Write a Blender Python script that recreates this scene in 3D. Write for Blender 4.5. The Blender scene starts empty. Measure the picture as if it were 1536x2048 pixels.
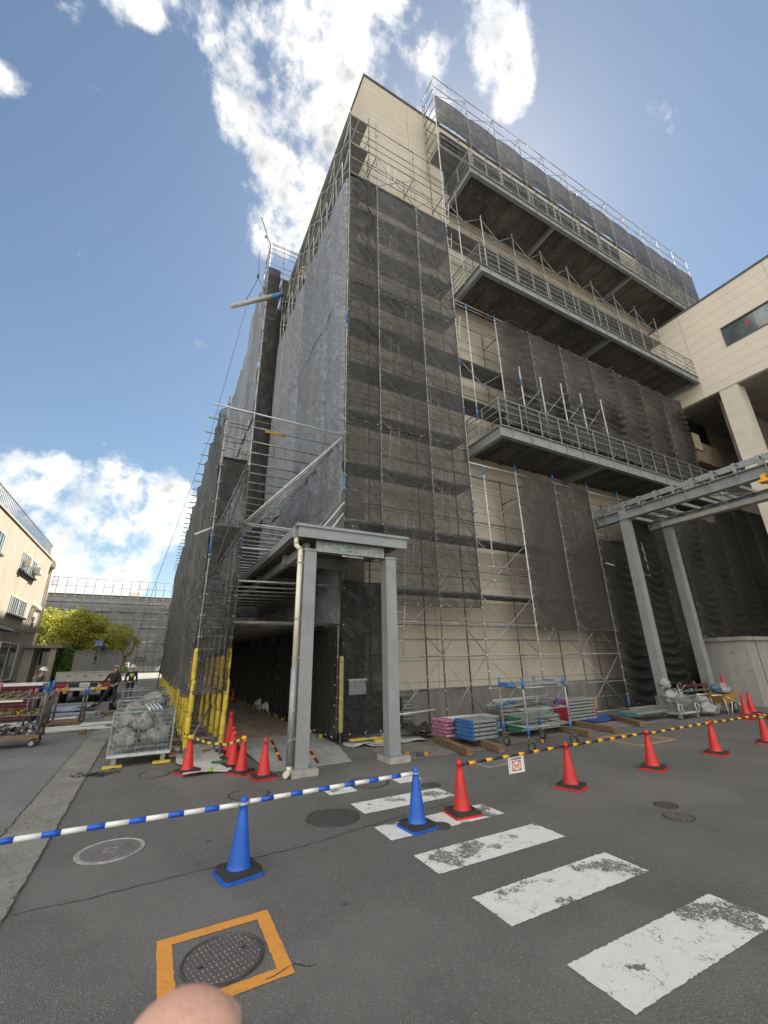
import bpy, bmesh, math, random
from mathutils import Vector, Matrix, noise
random.seed(7)
scn = bpy.context.scene
COL = scn.collection
R = math.radians
# ------------------------------------------------------------------ camera
CAMP = Vector((0, 0, 1.85))
cd = bpy.data.cameras.new('camera'); cam = bpy.data.objects.new('camera', cd); COL.objects.link(cam)
right = Vector((0.88417, -0.46686, -0.01696)).normalized()
up = Vector((-0.14304, -0.30512, 0.94151)).normalized()
back = right.cross(up).normalized(); up = back.cross(right).normalized()
m = Matrix((right, up, back)).transposed().to_4x4(); m.translation = CAMP
cam.matrix_world = m
cd.sensor_fit = 'VERTICAL'; cd.sensor_height = 24.0; cd.sensor_width = 18.0
cd.lens = 24 * 827 / 2048
cd.clip_start = 0.01; cd.clip_end = 3000
cd.dof.use_dof = True; cd.dof.focus_distance = 7.0; cd.dof.aperture_fstop = 13
scn.camera = cam
scn.render.resolution_x = 768; scn.render.resolution_y = 1024
# ------------------------------------------------------------------ colour management
scn.view_settings.view_transform = 'Standard'
scn.view_settings.look = 'None'
scn.view_settings.gamma = 1
scn.view_settings.exposure = 2.9
scn.render.engine = 'CYCLES'
scn.cycles.transparent_max_bounces = 40
scn.cycles.max_bounces = 8
# ------------------------------------------------------------------ sun + sky
SUN_AZ, SUN_EL = R(45), R(53)
sd = Vector((math.cos(SUN_EL) * math.cos(SUN_AZ), math.cos(SUN_EL) * math.sin(SUN_AZ), math.sin(SUN_EL)))
sl = bpy.data.lights.new('sun', 'SUN'); sl.energy = 2.0; sl.angle = R(0.5); sl.color = (1, 0.93, 0.82)
so = bpy.data.objects.new('sun', sl); COL.objects.link(so); so.rotation_euler = sd.to_track_quat('Z', 'Y').to_euler()
w = bpy.data.worlds.new('World'); scn.world = w; w.use_nodes = True
N = w.node_tree.nodes; L = w.node_tree.links; N.clear()
def nn(t, **k):
    n = N.new(t)
    for a, b in k.items(): setattr(n, a, b)
    return n
def wm(op, a, b=None, c=None):
    n = nn('ShaderNodeMath', operation=op)
    for i, v in enumerate((a, b, c)):
        if v is None: continue
        if isinstance(v, (int, float)): n.inputs[i].default_value = v
        else: L.new(v, n.inputs[i])
    return n.outputs[0]
out = nn('ShaderNodeOutputWorld'); bg = nn('ShaderNodeBackground'); bg.inputs[1].default_value = 0.1
L.new(bg.outputs[0], out.inputs[0])
sky = nn('ShaderNodeTexSky', sky_type='NISHITA'); sky.sun_disc = False
sky.sun_elevation = SUN_EL; sky.sun_rotation = R(90) - SUN_AZ
sky.air_density = 1.0; sky.dust_density = 0.25; sky.ozone_density = 2.2
tint = nn('ShaderNodeMix', data_type='RGBA', blend_type='MULTIPLY'); tint.inputs[0].default_value = 1
L.new(sky.outputs[0], tint.inputs[6]); tint.inputs[7].default_value = (0.222, 0.214, 0.186, 1)
tc = nn('ShaderNodeTexCoord'); gen = tc.outputs['Generated']
nz = nn('ShaderNodeTexNoise'); nz.inputs['Scale'].default_value = 11; nz.inputs['Detail'].default_value = 11; nz.inputs['Roughness'].default_value = 0.6
nz.inputs['Distortion'].default_value = 0.12
L.new(gen, nz.inputs['Vector'])
nz2 = nn('ShaderNodeTexNoise'); nz2.inputs['Scale'].default_value = 14; nz2.inputs['Detail'].default_value = 6
L.new(gen, nz2.inputs['Vector'])
CL = [(0.058,0.419,0.910,0.070),(0.105,0.340,0.935,0.066),(0.013,0.478,0.878,0.050),(0.084,0.430,0.899,0.077),(0.134,0.469,0.873,0.069),(0.111,0.539,0.835,0.070),(0.098,0.589,0.802,0.05),(0.269,0.312,0.911,0.041),(0.271,0.348,0.898,0.036),(0.327,0.226,0.918,0.038),(0.369,0.246,0.896,0.040),(0.402,0.261,0.877,0.028),(-0.31,0.549,0.780,0.019),(-0.317,0.614,0.729,0.021),(-0.143,0.442,0.886,0.020),(0.187,0.300,0.935,0.038),(-0.135,0.928,0.335,0.050),(-0.064,0.946,0.305,0.055),(-0.205,0.925,0.305,0.050),(-0.267,0.910,0.310,0.045),(-0.003,0.950,0.312,0.062),(-0.117,0.977,0.177,0.055),(-0.155,0.973,0.168,0.039),(-0.072,0.984,0.161,0.038),(-0.150,0.947,0.283,0.05),(0.056,0.965,0.256,0.04)]
dens = None; low = None
for x, y, z, r in CL:
    d = nn('ShaderNodeVectorMath', operation='DOT_PRODUCT'); L.new(gen, d.inputs[0]); d.inputs[1].default_value = Vector((x, y, z)).normalized()
    t = wm('MULTIPLY', wm('SUBTRACT', d.outputs['Value'], 1.0), 1.0 / (r * r * 0.95))
    g = wm('EXPONENT', t)
    dens = g if dens is None else wm('ADD', dens, g)
dens = wm('MINIMUM', dens, 1.0)
# unseen bright cloud added behind the viewer to light ground and facade
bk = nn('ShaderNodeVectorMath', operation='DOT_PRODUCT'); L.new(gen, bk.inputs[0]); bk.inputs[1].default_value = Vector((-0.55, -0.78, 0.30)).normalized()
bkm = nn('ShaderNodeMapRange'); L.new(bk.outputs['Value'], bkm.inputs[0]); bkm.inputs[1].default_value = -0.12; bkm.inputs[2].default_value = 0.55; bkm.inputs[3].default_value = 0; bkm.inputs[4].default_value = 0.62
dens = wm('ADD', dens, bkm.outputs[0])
dd = wm('ADD', wm('MULTIPLY', dens, 0.74), wm('MULTIPLY', wm('SUBTRACT', nz.outputs[0], 0.50), 2.8))
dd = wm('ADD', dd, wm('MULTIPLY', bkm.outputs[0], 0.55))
cm = nn('ShaderNodeMapRange', interpolation_type='SMOOTHSTEP'); L.new(dd, cm.inputs[0]); cm.inputs[1].default_value = 0.42; cm.inputs[2].default_value = 1.12
# cloud shading: thick cores are grey underneath, edges bright
core = nn('ShaderNodeMapRange', interpolation_type='SMOOTHSTEP'); L.new(wm('ADD', dd, wm('MULTIPLY', wm('SUBTRACT', nz2.outputs[0], 0.5), 1.6)), core.inputs[0]); core.inputs[1].default_value = 0.75; core.inputs[2].default_value = 1.55
cc = nn('ShaderNodeMix', data_type='RGBA'); L.new(core.outputs[0], cc.inputs[0])
cc.inputs[6].default_value = (2.0, 1.92, 1.76, 1); cc.inputs[7].default_value = (.62, .68, .75, 1)
# the added cloud behind the viewer is set much brighter as fill light
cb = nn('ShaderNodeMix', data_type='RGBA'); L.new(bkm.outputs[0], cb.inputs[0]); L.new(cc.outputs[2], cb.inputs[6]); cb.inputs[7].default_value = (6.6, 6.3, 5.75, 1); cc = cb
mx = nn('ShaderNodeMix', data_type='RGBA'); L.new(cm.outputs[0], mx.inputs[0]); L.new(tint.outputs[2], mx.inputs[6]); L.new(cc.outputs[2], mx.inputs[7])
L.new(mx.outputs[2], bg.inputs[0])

# ------------------------------------------------------------------ materials
MATS = {}
def newmat(name):
    ma = bpy.data.materials.new(name); ma.use_nodes = True
    nt = ma.node_tree; b = nt.nodes['Principled BSDF']
    return ma, nt, b
class G:
    def __init__(s, nt): s.nt = nt
    def n(s, t, **k):
        x = s.nt.nodes.new(t)
        for a, b in k.items(): setattr(x, a, b)
        return x
    def l(s, a, b): s.nt.links.new(a, b)
    def math(s, op, a, b=None, c=None):
        x = s.n('ShaderNodeMath', operation=op)
        for i, v in enumerate((a, b, c)):
            if v is None: continue
            if isinstance(v, (int, float)): x.inputs[i].default_value = v
            else: s.l(v, x.inputs[i])
        return x.outputs[0]
    def pos(s): return s.n('ShaderNodeNewGeometry').outputs['Position']
    def noise(s, v, sc, det=4, ro=0.5, dist=0):
        x = s.n('ShaderNodeTexNoise'); x.inputs['Scale'].default_value = sc; x.inputs['Detail'].default_value = det
        x.inputs['Roughness'].default_value = ro; x.inputs['Distortion'].default_value = dist
        s.l(v, x.inputs['Vector']); return x.outputs[0]
    def rng(s, v, a, b, c=0, d=1, sm=False):
        x = s.n('ShaderNodeMapRange'); 
        if sm: x.interpolation_type = 'SMOOTHSTEP'
        s.l(v, x.inputs[0])
        for i, q in enumerate((a, b, c, d)): x.inputs[i + 1].default_value = q
        return x.outputs[0]
    def mix(s, f, a, b, bt='MIX'):
        x = s.n('ShaderNodeMix', data_type='RGBA', blend_type=bt)
        for i, v in ((0, f), (6, a), (7, b)):
            if isinstance(v, (int, float)): x.inputs[i].default_value = v
            elif isinstance(v, tuple): x.inputs[i].default_value = (v[0], v[1], v[2], 1)
            else: s.l(v, x.inputs[i])
        return x.outputs[2]
    def bump(s, h, st, dist, b):
        x = s.n('ShaderNodeBump'); x.inputs['Strength'].default_value = st; x.inputs['Distance'].default_value = dist
        s.l(h, x.inputs['Height']); s.l(x.outputs[0], b.inputs['Normal'])
    def scale(s, v, sc):
        x = s.n('ShaderNodeMapping'); s.l(v, x.inputs[0]); x.inputs['Scale'].default_value = sc; return x.outputs[0]
    def sep(s, v):
        x = s.n('ShaderNodeSeparateXYZ'); s.l(v, x.inputs[0]); return x.outputs
def pm(name, c1, c2=None, sc=3.0, rough=0.6, metal=0.0, bump=0.0, bsc=40, stretch=None, lo=0.35, hi=0.65, spec=0.5, speck=None):
    """generic procedural paint / metal / fabric"""
    if name in MATS: return MATS[name]
    ma, nt, b = newmat(name); g = G(nt)
    if c2 is None: c2 = tuple(v * 0.72 for v in c1)
    p = g.pos()
    if stretch: p = g.scale(p, stretch)
    f = g.rng(g.noise(p, sc, 6, 0.6), lo, hi)
    c = g.mix(f, c1, c2)
    if speck:
        f2 = g.rng(g.noise(g.pos(), speck[1], 3, 0.6), speck[2], speck[2] + 0.06)
        c = g.mix(f2, c, speck[0])
    g.l(c, b.inputs['Base Color']); b.inputs['Metallic'].default_value = metal
    g.l(g.rng(f, 0, 1, rough * 0.85, min(1, rough * 1.15)), b.inputs['Roughness'])
    b.inputs['Specular IOR Level'].default_value = spec
    if bump: g.bump(g.noise(g.pos(), bsc, 5, 0.6), bump, 0.02, b)
    MATS[name] = ma; return ma
STEEL = pm('galvanised_steel', (.40, .40, .39), (.22, .21, .20), 4, .62, .45, 0, speck=((.16, .09, .05), 9, .66))
STEELW = pm('bright_steel', (.60, .61, .61), (.42, .43, .44), 5, .58, .35)
STEELD = pm('weathered_steel', (.23, .22, .20), (.13, .12, .11), 5, .55, .5, speck=((.15, .07, .03), 7, .6))
BLUEP = pm('blue_scaffold_paint', (.02, .12, .34), (.04, .15, .33), 8, .5, speck=((.35, .36, .36), 30, .62))
GREYP = pm('grey_steel_paint', (.255, .272, .272), (.205, .22, .22), 2.2, .5, .0, .1, 30, speck=((.33, .33, .31), 14, .7))
GREYL = pm('galvanised_plate', (.34, .355, .345), (.20, .215, .21), 14, .48, .35)
GREYD = pm('dark_grey_paint', (.10, .105, .105), (.07, .072, .072), 3, .55)
CONC = pm('concrete', (.33, .31, .28), (.23, .215, .19), 2.5, .9, 0, .35, 60, speck=((.17, .16, .14), 18, .63))
CONCD = pm('dark_concrete', (.24, .23, .205), (.17, .16, .145), 1.6, .9, 0, .35, 40, stretch=(1, 1, .4))
RED = pm('red_cone_plastic', (.62, .022, .02), (.47, .025, .022), 6, .45, .0, .15, 30, speck=((.20, .04, .035), 21, .62))
BLUEC = pm('blue_cone_plastic', (.012, .12, .55), (.012, .09, .42), 6, .42, .0, .15, 30, speck=((.06, .13, .28), 24, .62))
RUB = pm('black_rubber', (.018, .018, .017), (.04, .038, .035), 14, .75, 0, .2, 60)
WHITEP = pm('white_plastic', (.78, .78, .75), (.68, .67, .63), 4, .4)
BLUEB = pm('blue_bar_tape', (.012, .10, .55), (.01, .08, .45), 5, .35)
YEL = pm('yellow_foam', (.66, .50, .05), (.48, .34, .03), 3, .55, speck=((.30, .20, .03), 12, .66))
YELP = pm('amber_tape', (.85, .42, .02), (.75, .34, .02), 5, .5)
BLK = pm('black_plastic', (.02, .02, .02), (.035, .033, .03), 8, .45)
CREAM = pm('cream_pvc', (.72, .66, .55), (.62, .56, .45), 2, .35)
WOOD = pm('weathered_timber', (.22, .14, .08), (.12, .075, .045), 3, .85, 0, .3, 30, stretch=(1, 6, 6))
PLY = pm('plywood', (.42, .29, .15), (.28, .18, .09), 2, .75, 0, .1, 20, stretch=(1, .3, 3))
DECKW = pm('walked_plywood', (.40, .33, .26), (.25, .20, .16), 1.6, .85, 0, .2, 30, stretch=(1, .4, 1))
PINK = pm('pink_pipe_end', (.42, .20, .28), (.24, .08, .15), 12, .55)
GREEN = pm('green_deck_frame', (.05, .22, .10), (.03, .15, .07), 8, .55)
MAROON = pm('maroon_deck_frame', (.16, .018, .03), (.11, .012, .02), 6, .55)
BAG = pm('rubble_bag', (.30, .295, .275), (.17, .165, .155), 6, .5, 0, .8, 18, stretch=(1.6, 1.6, .6), speck=((.45, .44, .42), 13, .6))
TARPW = pm('white_sheet', (.62, .62, .60), (.45, .44, .42), 5, .6, 0, .5, 12)
TARPB = pm('blue_tarp', (.02, .12, .42), (.015, .08, .30), 5, .5, 0, .5, 14)
SKIN = pm('skin', (.68, .40, .29), (.60, .32, .23), 55, .6, 0, .25, 700)
HAIR = pm('hair', (.02, .017, .015), rough=.6)
PLATE = pm('steel_road_plate', (.50, .51, .50), (.34, .35, .34), 1.2, .45, .25, .25, 25, stretch=(3, .6, 1), speck=((.22, .22, .21), 7, .64))
MANH = pm('cast_iron', (.12, .105, .095), (.075, .066, .06), 14, .6, .5)

# netting -----------------------------------------------------------------
def netmat(name, col, lo, hi, sheen, fold=.5, rnd=.22):
    ma, nt, b = newmat(name); g = G(nt)
    p = g.pos()
    oi = g.n('ShaderNodeObjectInfo').outputs['Random']
    f = g.rng(g.noise(g.scale(p, (1, 1, .35)), 1.3, 5, .6), .3, .7)
    c = g.mix(f, col, tuple(v * .78 for v in col))
    k = g.rng(oi, 0, 1, 1 - rnd, 1 + rnd)
    vm = g.n('ShaderNodeVectorMath', operation='SCALE'); g.l(c, vm.inputs[0]); g.l(k, vm.inputs['Scale'])
    g.l(vm.outputs[0], b.inputs['Base Color'])
    b.inputs['Roughness'].default_value = .42
    b.inputs['Specular IOR Level'].default_value = sheen
    # long tension creases, running down and across the cloth
    mp = g.n('ShaderNodeMapping'); g.l(p, mp.inputs[0]); mp.inputs['Rotation'].default_value = (R(38), R(38), 0)
    cr = g.noise(g.scale(mp.outputs[0], (2.4, 2.4, .38)), 1.6, 6, .62, .5)
    cr2 = g.noise(g.scale(p, (1.6, 1.6, .9)), 3.2, 5, .6, .8)
    rid = g.math('ABSOLUTE', g.math('SUBTRACT', cr, .5)); rid2 = g.math('ABSOLUTE', g.math('SUBTRACT', cr2, .5))
    h = g.math('ADD', g.rng(rid, 0, .07, 0, 1, True), g.math('MULTIPLY', g.rng(rid2, 0, .10, 0, 1, True), .14))
    lw = g.n('ShaderNodeLayerWeight'); lw.inputs['Blend'].default_value = .5
    a = g.rng(lw.outputs['Facing'], 0.1, .85, lo, hi)
    dbl = g.math('MULTIPLY', g.rng(rid, .0, .022, 1, 0), fold * .5)   # cloth lying double in a crease
    a = g.math('ADD', g.math('ADD', a, dbl), g.rng(g.noise(p, 2.2, 4, .6), .3, .7, -.06, .06))
    g.bump(h, fold, .055, b)
    tr = g.n('ShaderNodeBsdfTransparent'); tl = g.n('ShaderNodeBsdfTranslucent'); g.l(vm.outputs[0], tl.inputs[0])
    m1 = g.n('ShaderNodeMixShader'); m1.inputs[0].default_value = .30; g.l(b.outputs[0], m1.inputs[1]); g.l(tl.outputs[0], m1.inputs[2])
    ms = g.n('ShaderNodeMixShader'); g.l(a, ms.inputs[0]); g.l(tr.outputs[0], ms.inputs[1]); g.l(m1.outputs[0], ms.inputs[2])
    g.l(ms.outputs[0], nt.nodes['Material Output'].inputs[0])
    MATS[name] = ma; return ma
NET = netmat('grey_mesh_netting', (.084, .079, .074), .39, .95, .6, .6)
NETR = netmat('brown_mesh_netting', (.068, .061, .054), .70, .97, .5, .55)
NETL = netmat('skylit_tint_netting', (.34, .35, .375), .80, .98, .9, .8, .24)  # skylight on the side face is painted into this paler, bluer mesh
NETD = netmat('black_netting', (.036, .034, .031), .88, .99, .4, .5)

# asphalt -----------------------------------------------------------------
def asphalt(name, c1, c2, coarse):
    ma, nt, b = newmat(name); g = G(nt); p = g.pos()
    big = g.rng(g.noise(p, .55, 5, .6), .3, .7)
    mid = g.rng(g.noise(p, 4, 5, .65), .35, .7)
    v = g.n('ShaderNodeTexVoronoi'); v.inputs['Scale'].default_value = coarse; g.l(p, v.inputs['Vector'])
    sc = g.sep(v.outputs['Color'])[0]
    base = g.mix(big, c1, c2)
    base = g.mix(g.math('MULTIPLY', mid, .35), base, tuple(x * .7 for x in c1))
    # individual stones: some pale, some dark
    base = g.mix(g.rng(sc, .86, 1.0, 0, .32), base, tuple(x * 2.6 for x in c1))
    base = g.mix(g.rng(sc, .0, .3, .4, 0), base, tuple(x * .45 for x in c1))
    fine = g.noise(p, coarse * 1.7, 2, .7)
    base = g.mix(g.rng(fine, .62, .72, 0, .5), base, (.22, .21, .19))
    # stains
    st = g.rng(g.noise(p, 1.1, 6, .7, 1.0), .58, .68, 0, .45)
    base = g.mix(st, base, tuple(x * .55 for x in c1))
    base = g.mix(g.rng(g.noise(g.scale(p, (1, .16, 1)), .9, 4, .6), .5, .68, 0, .35), base, tuple(x * .62 for x in c1))
    base = g.mix(g.rng(g.noise(p, .33, 3, .5), .52, .56, 0, .28), base, tuple(x * 1.35 for x in c1))
    spot = g.n('ShaderNodeTexVoronoi'); spot.inputs['Scale'].default_value = 1.6; g.l(p, spot.inputs['Vector'])
    base = g.mix(g.rng(spot.outputs['Distance'], .03, .07, .6, 0), base, (.03, .028, .026))
    g.l(base, b.inputs['Base Color']); b.inputs['Roughness'].default_value = .85
    h = g.math('ADD', v.outputs['Distance'], g.math('MULTIPLY', fine, .7))
    g.bump(h, .8, .012, b)
    MATS[name] = ma; return ma
ASP = asphalt('asphalt_dark', (.165, .157, .145), (.120, .114, .105), 95)
ASP2 = asphalt('asphalt_grey', (.20, .20, .193), (.16, .16, .153), 80)
def paint(name, col, under, lo, wmid, edge=None):
    ma, nt, b = newmat(name); g = G(nt); p = g.pos()
    big = g.noise(p, 2.3, 3, .5)
    fib = g.noise(p, 26, 6, .72, 1.6)
    v = g.n('ShaderNodeTexVoronoi', feature='DISTANCE_TO_EDGE'); v.inputs['Scale'].default_value = 9; 
    nc = g.n('ShaderNodeTexNoise'); nc.inputs['Scale'].default_value = 14; nc.inputs['Detail'].default_value = 5; g.l(p, nc.inputs['Vector'])
    g.l(g.mix(.16, p, nc.outputs['Color']), v.inputs['Vector'])
    # wear only in patches, in thread like flakes
    patch = g.rng(big, wmid, wmid + .14, 0, 1, True)
    k = g.math('ADD', fib, g.math('MULTIPLY', patch, .22))
    wear = g.rng(k, lo, lo + .035)
    crack = g.math('MULTIPLY', g.rng(v.outputs['Distance'], .004, .022, 1, 0), g.rng(g.noise(p, 6, 4, .7), .50, .58))
    wear = g.math('MAXIMUM', wear, crack)
    dirt = g.mix(g.rng(g.noise(p, 7, 5, .7), .4, .75, 0, .5), col, tuple(x * .8 for x in col))
    g.l(g.mix(wear, dirt, under), b.inputs['Base Color']); b.inputs['Roughness'].default_value = .8
    g.bump(g.noise(p, 90, 3, .7), .6, .01, b)
    MATS[name] = ma; return ma
PW = paint('white_road_paint', (.70, .69, .65), (.14, .132, .12), .645, .49)
PO = paint('orange_road_paint', (.72, .30, .05), (.14, .132, .12), .74, .72)
# wall of horizontal cladding boards --------------------------------------
def cladding(name, c1, c2, pitch, vp, axis, zoff=0, uoff=0, streak=.3):
    ma, nt, b = newmat(name); g = G(nt); p = g.pos(); s = g.sep(p)
    z = g.math('FRACT', g.math('DIVIDE', g.math('ADD', s[2], zoff + 60), pitch))
    u = g.math('FRACT', g.math('DIVIDE', g.math('ADD', s[axis], uoff + 240), vp))
    hz = g.rng(g.math('ABSOLUTE', g.math('SUBTRACT', z, .5)), .5 - .010 / pitch, .5 - .004 / pitch)
    vz = g.rng(g.math('ABSOLUTE', g.math('SUBTRACT', u, .5)), .5 - .012 / vp, .5 - .005 / vp)
    j = g.math('MAXIMUM', hz, vz)
    idn = g.noise(g.math('FLOOR', g.math('DIVIDE', g.math('ADD', s[2], zoff + 60), pitch)), 3.7, 0)
    base = g.mix(g.rng(g.noise(p, .8, 6, .65), .3, .7), c1, c2)
    base = g.mix(g.rng(g.noise(g.scale(p, (3, 3, .16)), 1.2, 6, .65), .52, .75, 0, streak), base, tuple(x * .6 for x in c1))
    fn = g.noise(p, 26, 4, .7)
    base = g.mix(g.rng(fn, .4, .7, 0, .22), base, tuple(x * .8 for x in c1))
    base = g.mix(j, base, tuple(x * .34 for x in c1))
    g.l(base, b.inputs['Base Color']); b.inputs['Roughness'].default_value = .8
    h = g.math('SUBTRACT', g.math('MULTIPLY', fn, .25), j)
    g.bump(h, .5, .012, b)
    MATS[name] = ma; return ma
CLADF = cladding('cream_wall_panels', (.49, .44, .355), (.44, .39, .315), .60, 3.6, 0, 0, .6)
CLADL = cladding('cream_wall_panels_side', (.50, .43, .335), (.44, .375, .29), .60, 3.6, 1)
CLADA = cladding('annex_wall_panels', (.70, .635, .535), (.65, .585, .49), .62, 4.3, 1, .0, 4.7 - .2, .12)
STUC = pm('old_stucco', (.46, .415, .33), (.38, .34, .265), 1.1, .9, 0, .4, 14, stretch=(1, 1, .35), speck=((.36, .30, .22), 3.1, .62))
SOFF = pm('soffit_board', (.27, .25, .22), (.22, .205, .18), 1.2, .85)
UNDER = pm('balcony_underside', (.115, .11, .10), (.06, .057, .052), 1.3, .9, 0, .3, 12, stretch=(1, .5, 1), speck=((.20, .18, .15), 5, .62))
DECKM = pm('ribbed_scaffold_deck', (.30, .31, .31), (.20, .205, .20), 6, .45, .5, stretch=(.4, 8, 1))
def glass(name, c, rough=.08, metal=0):
    ma, nt, b = newmat(name); g = G(nt); p = g.pos()
    g.l(g.mix(g.rng(g.noise(p, 1.5, 4), .35, .65), c, tuple(x * .5 for x in c)), b.inputs['Base Color'])
    b.inputs['Roughness'].default_value = rough; b.inputs['Specular IOR Level'].default_value = .9; b.inputs['IOR'].default_value = 1.6
    MATS[name] = ma; return ma
GLASS = glass('window_glass', (.10, .13, .13)); GLASSM = glass('milky_glass', (.26, .30, .31), .25)
def leafmat(name, c1, c2):
    ma, nt, b = newmat(name); g = G(nt)
    oi = g.n('ShaderNodeNewGeometry').outputs['Random Per Island']
    c = g.mix(oi, c1, c2)
    g.l(c, b.inputs['Base Color']); b.inputs['Roughness'].default_value = .55
    tl = g.n('ShaderNodeBsdfTranslucent'); g.l(c, tl.inputs[0])
    ms = g.n('ShaderNodeMixShader'); ms.inputs[0].default_value = .45; g.l(b.outputs[0], ms.inputs[1]); g.l(tl.outputs[0], ms.inputs[2])
    g.l(ms.outputs[0], nt.nodes['Material Output'].inputs[0]); MATS[name] = ma; return ma
LEAF = leafmat('cherry_leaves', (.50, .46, .06), (.20, .23, .04))  # yellow of the sunlight is put into the leaf colour
LEAFH = leafmat('hedge_leaves', (.26, .42, .05), (.10, .20, .03))
BARK = pm('bark', (.10, .075, .055), (.06, .045, .035), 6, .9, 0, .5, 20)

# ------------------------------------------------------------------ builders
class MB:
    def __init__(s): s.v = []; s.f = []; s.m = []; s.sm = []
    def add(s, vs, fs, mi=0, sm=False):
        o = len(s.v); s.v += [Vector(v) for v in vs]
        for f in fs: s.f.append(tuple(i + o for i in f)); s.m.append(mi); s.sm.append(sm)
        return s
    def box(s, a, b, mi=0, rot=None, ctr=None):
        (x0, y0, z0), (x1, y1, z1) = a, b
        vs = [Vector(p) for p in ((x0,y0,z0),(x1,y0,z0),(x1,y1,z0),(x0,y1,z0),(x0,y0,z1),(x1,y0,z1),(x1,y1,z1),(x0,y1,z1))]
        if rot is not None:
            c = Vector(ctr) if ctr is not None else (vs[0] + vs[6]) / 2
            vs = [c + rot @ (v - c) for v in vs]
        return s.add(vs, [(0,3,2,1),(4,5,6,7),(0,1,5,4),(1,2,6,5),(2,3,7,6),(3,0,4,7)], mi)
    def tube(s, p, q, r, n=8, mi=0, r2=None, cap=True):
        p = Vector(p); q = Vector(q); d = (q - p)
        if d.length < 1e-6: return s
        d.normalize(); a = d.orthogonal().normalized(); b = d.cross(a); r2 = r if r2 is None else r2
        vs = []
        for k in range(n):
            t = 2 * math.pi * k / n; e = a * math.cos(t) + b * math.sin(t)
            vs += [p + e * r, q + e * r2]
        o = len(s.v); s.add(vs, [(2*k, 2*((k+1) % n), 2*((k+1) % n)+1, 2*k+1) for k in range(n)], mi, True)
        if cap: 
            for f in (tuple(o + 2*k for k in range(n))[::-1], tuple(o + 2*k+1 for k in range(n))): s.f.append(f); s.m.append(mi); s.sm.append(False)
        return s
    def path(s, pts, r, n=8, mi=0):
        for a, b in zip(pts[:-1], pts[1:]): s.tube(a, b, r, n, mi)
        for a in pts[1:-1]: s.ball(a, r * 1.02, 6, mi)
        return s
    def ball(s, c, r, n=8, mi=0, sq=(1, 1, 1)):
        c = Vector(c); vs = []; fs = []
        h = max(3, n // 2)
        for i in range(h + 1):
            th = math.pi * i / h
            for k in range(n):
                ph = 2 * math.pi * k / n
                vs.append(c + Vector((r*sq[0]*math.sin(th)*math.cos(ph), r*sq[1]*math.sin(th)*math.sin(ph), r*sq[2]*math.cos(th))))
        for i in range(h):
            for k in range(n): fs.append((i*n+k, (i+1)*n+k, (i+1)*n+(k+1) % n, i*n+(k+1) % n))
        return s.add(vs, fs, mi, True)
    def lathe(s, prof, c=(0, 0, 0), n=24, mi=0, sm=True):
        c = Vector(c); vs = []; fs = []
        for r, z in prof:
            for k in range(n):
                t = 2 * math.pi * k / n; vs.append(c + Vector((r*math.cos(t), r*math.sin(t), z)))
        for i in range(len(prof) - 1):
            for k in range(n): fs.append((i*n+k, i*n+(k+1) % n, (i+1)*n+(k+1) % n, (i+1)*n+k))
        return s.add(vs, fs, mi, sm)
    def prism(s, poly, z0, z1, mi=0):
        n = len(poly); vs = [(x, y, z0) for x, y in poly] + [(x, y, z1) for x, y in poly]
        fs = [tuple(range(n))[::-1], tuple(range(n, 2*n))] + [(i, (i+1) % n, n+(i+1) % n, n+i) for i in range(n)]
        return s.add(vs, fs, mi)
    def extr(s, poly, org, U, V, W, ln, mi=0):
        """poly in (U,V) plane extruded along W"""
        org, U, V, W = Vector(org), Vector(U), Vector(V), Vector(W); n = len(poly)
        a = [org + U*x + V*y for x, y in poly]; b = [p + W*ln for p in a]
        return s.add(a + b, [tuple(range(n))[::-1], tuple(range(n, 2*n))] + [(i, (i+1) % n, n+(i+1) % n, n+i) for i in range(n)], mi)
    def hbeam(s, org, W, ln, h, wd, t=.014, mi=0, up=(0, 0, 1)):
        """H section: org = centre of the bottom flange at the start"""
        W = Vector(W).normalized(); V = Vector(up); U = W.cross(V).normalized(); org = Vector(org)
        def bx(u0, u1, v0, v1):
            s.extr([(u0, v0), (u1, v0), (u1, v1), (u0, v1)], org, U, V, W, ln, mi)
        bx(-wd/2, wd/2, 0, t); bx(-wd/2, wd/2, h - t, h); bx(-t*.4, t*.4, t, h - t)
        return s
    def build(s, name, mats, parent=None, local=False, fix=True):
        me = bpy.data.meshes.new(name)
        off = Vector((0, 0, 0))
        if parent is not None and not local:
            p = parent
            while p is not None: off += p.location; p = p.parent
        me.from_pydata([v - off for v in s.v], [], s.f)
        if not isinstance(mats, (list, tuple)): mats = [mats]
        for x in mats: me.materials.append(x)
        me.polygons.foreach_set('material_index', s.m); me.polygons.foreach_set('use_smooth', s.sm)
        me.update()
        if fix and len(s.f) < 60000:
            bm = bmesh.new(); bm.from_mesh(me); bmesh.ops.recalc_face_normals(bm, faces=bm.faces); bm.to_mesh(me); bm.free()
        o = bpy.data.objects.new(name, me); COL.objects.link(o)
        if parent is not None: o.parent = parent
        return o
def tag(o, label, cat, group=None):
    o['label'] = label; o['category'] = cat
    if group: o['group'] = group
    return o
def thing(name, label, cat, loc=(0, 0, 0), rz=0, group=None):
    o = bpy.data.objects.new(name, None); COL.objects.link(o); o.empty_display_size = .1
    o.location = loc; o.rotation_euler = (0, 0, rz); return tag(o, label, cat, group)
def struct(o): o['kind'] = 'structure'; return o
def copytree(o, parent=None):
    c = o.copy(); COL.objects.link(c)
    if parent is not None: c.parent = parent
    for ch in [x for x in bpy.data.objects if x.parent == o]: copytree(ch, c)
    return c
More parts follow.
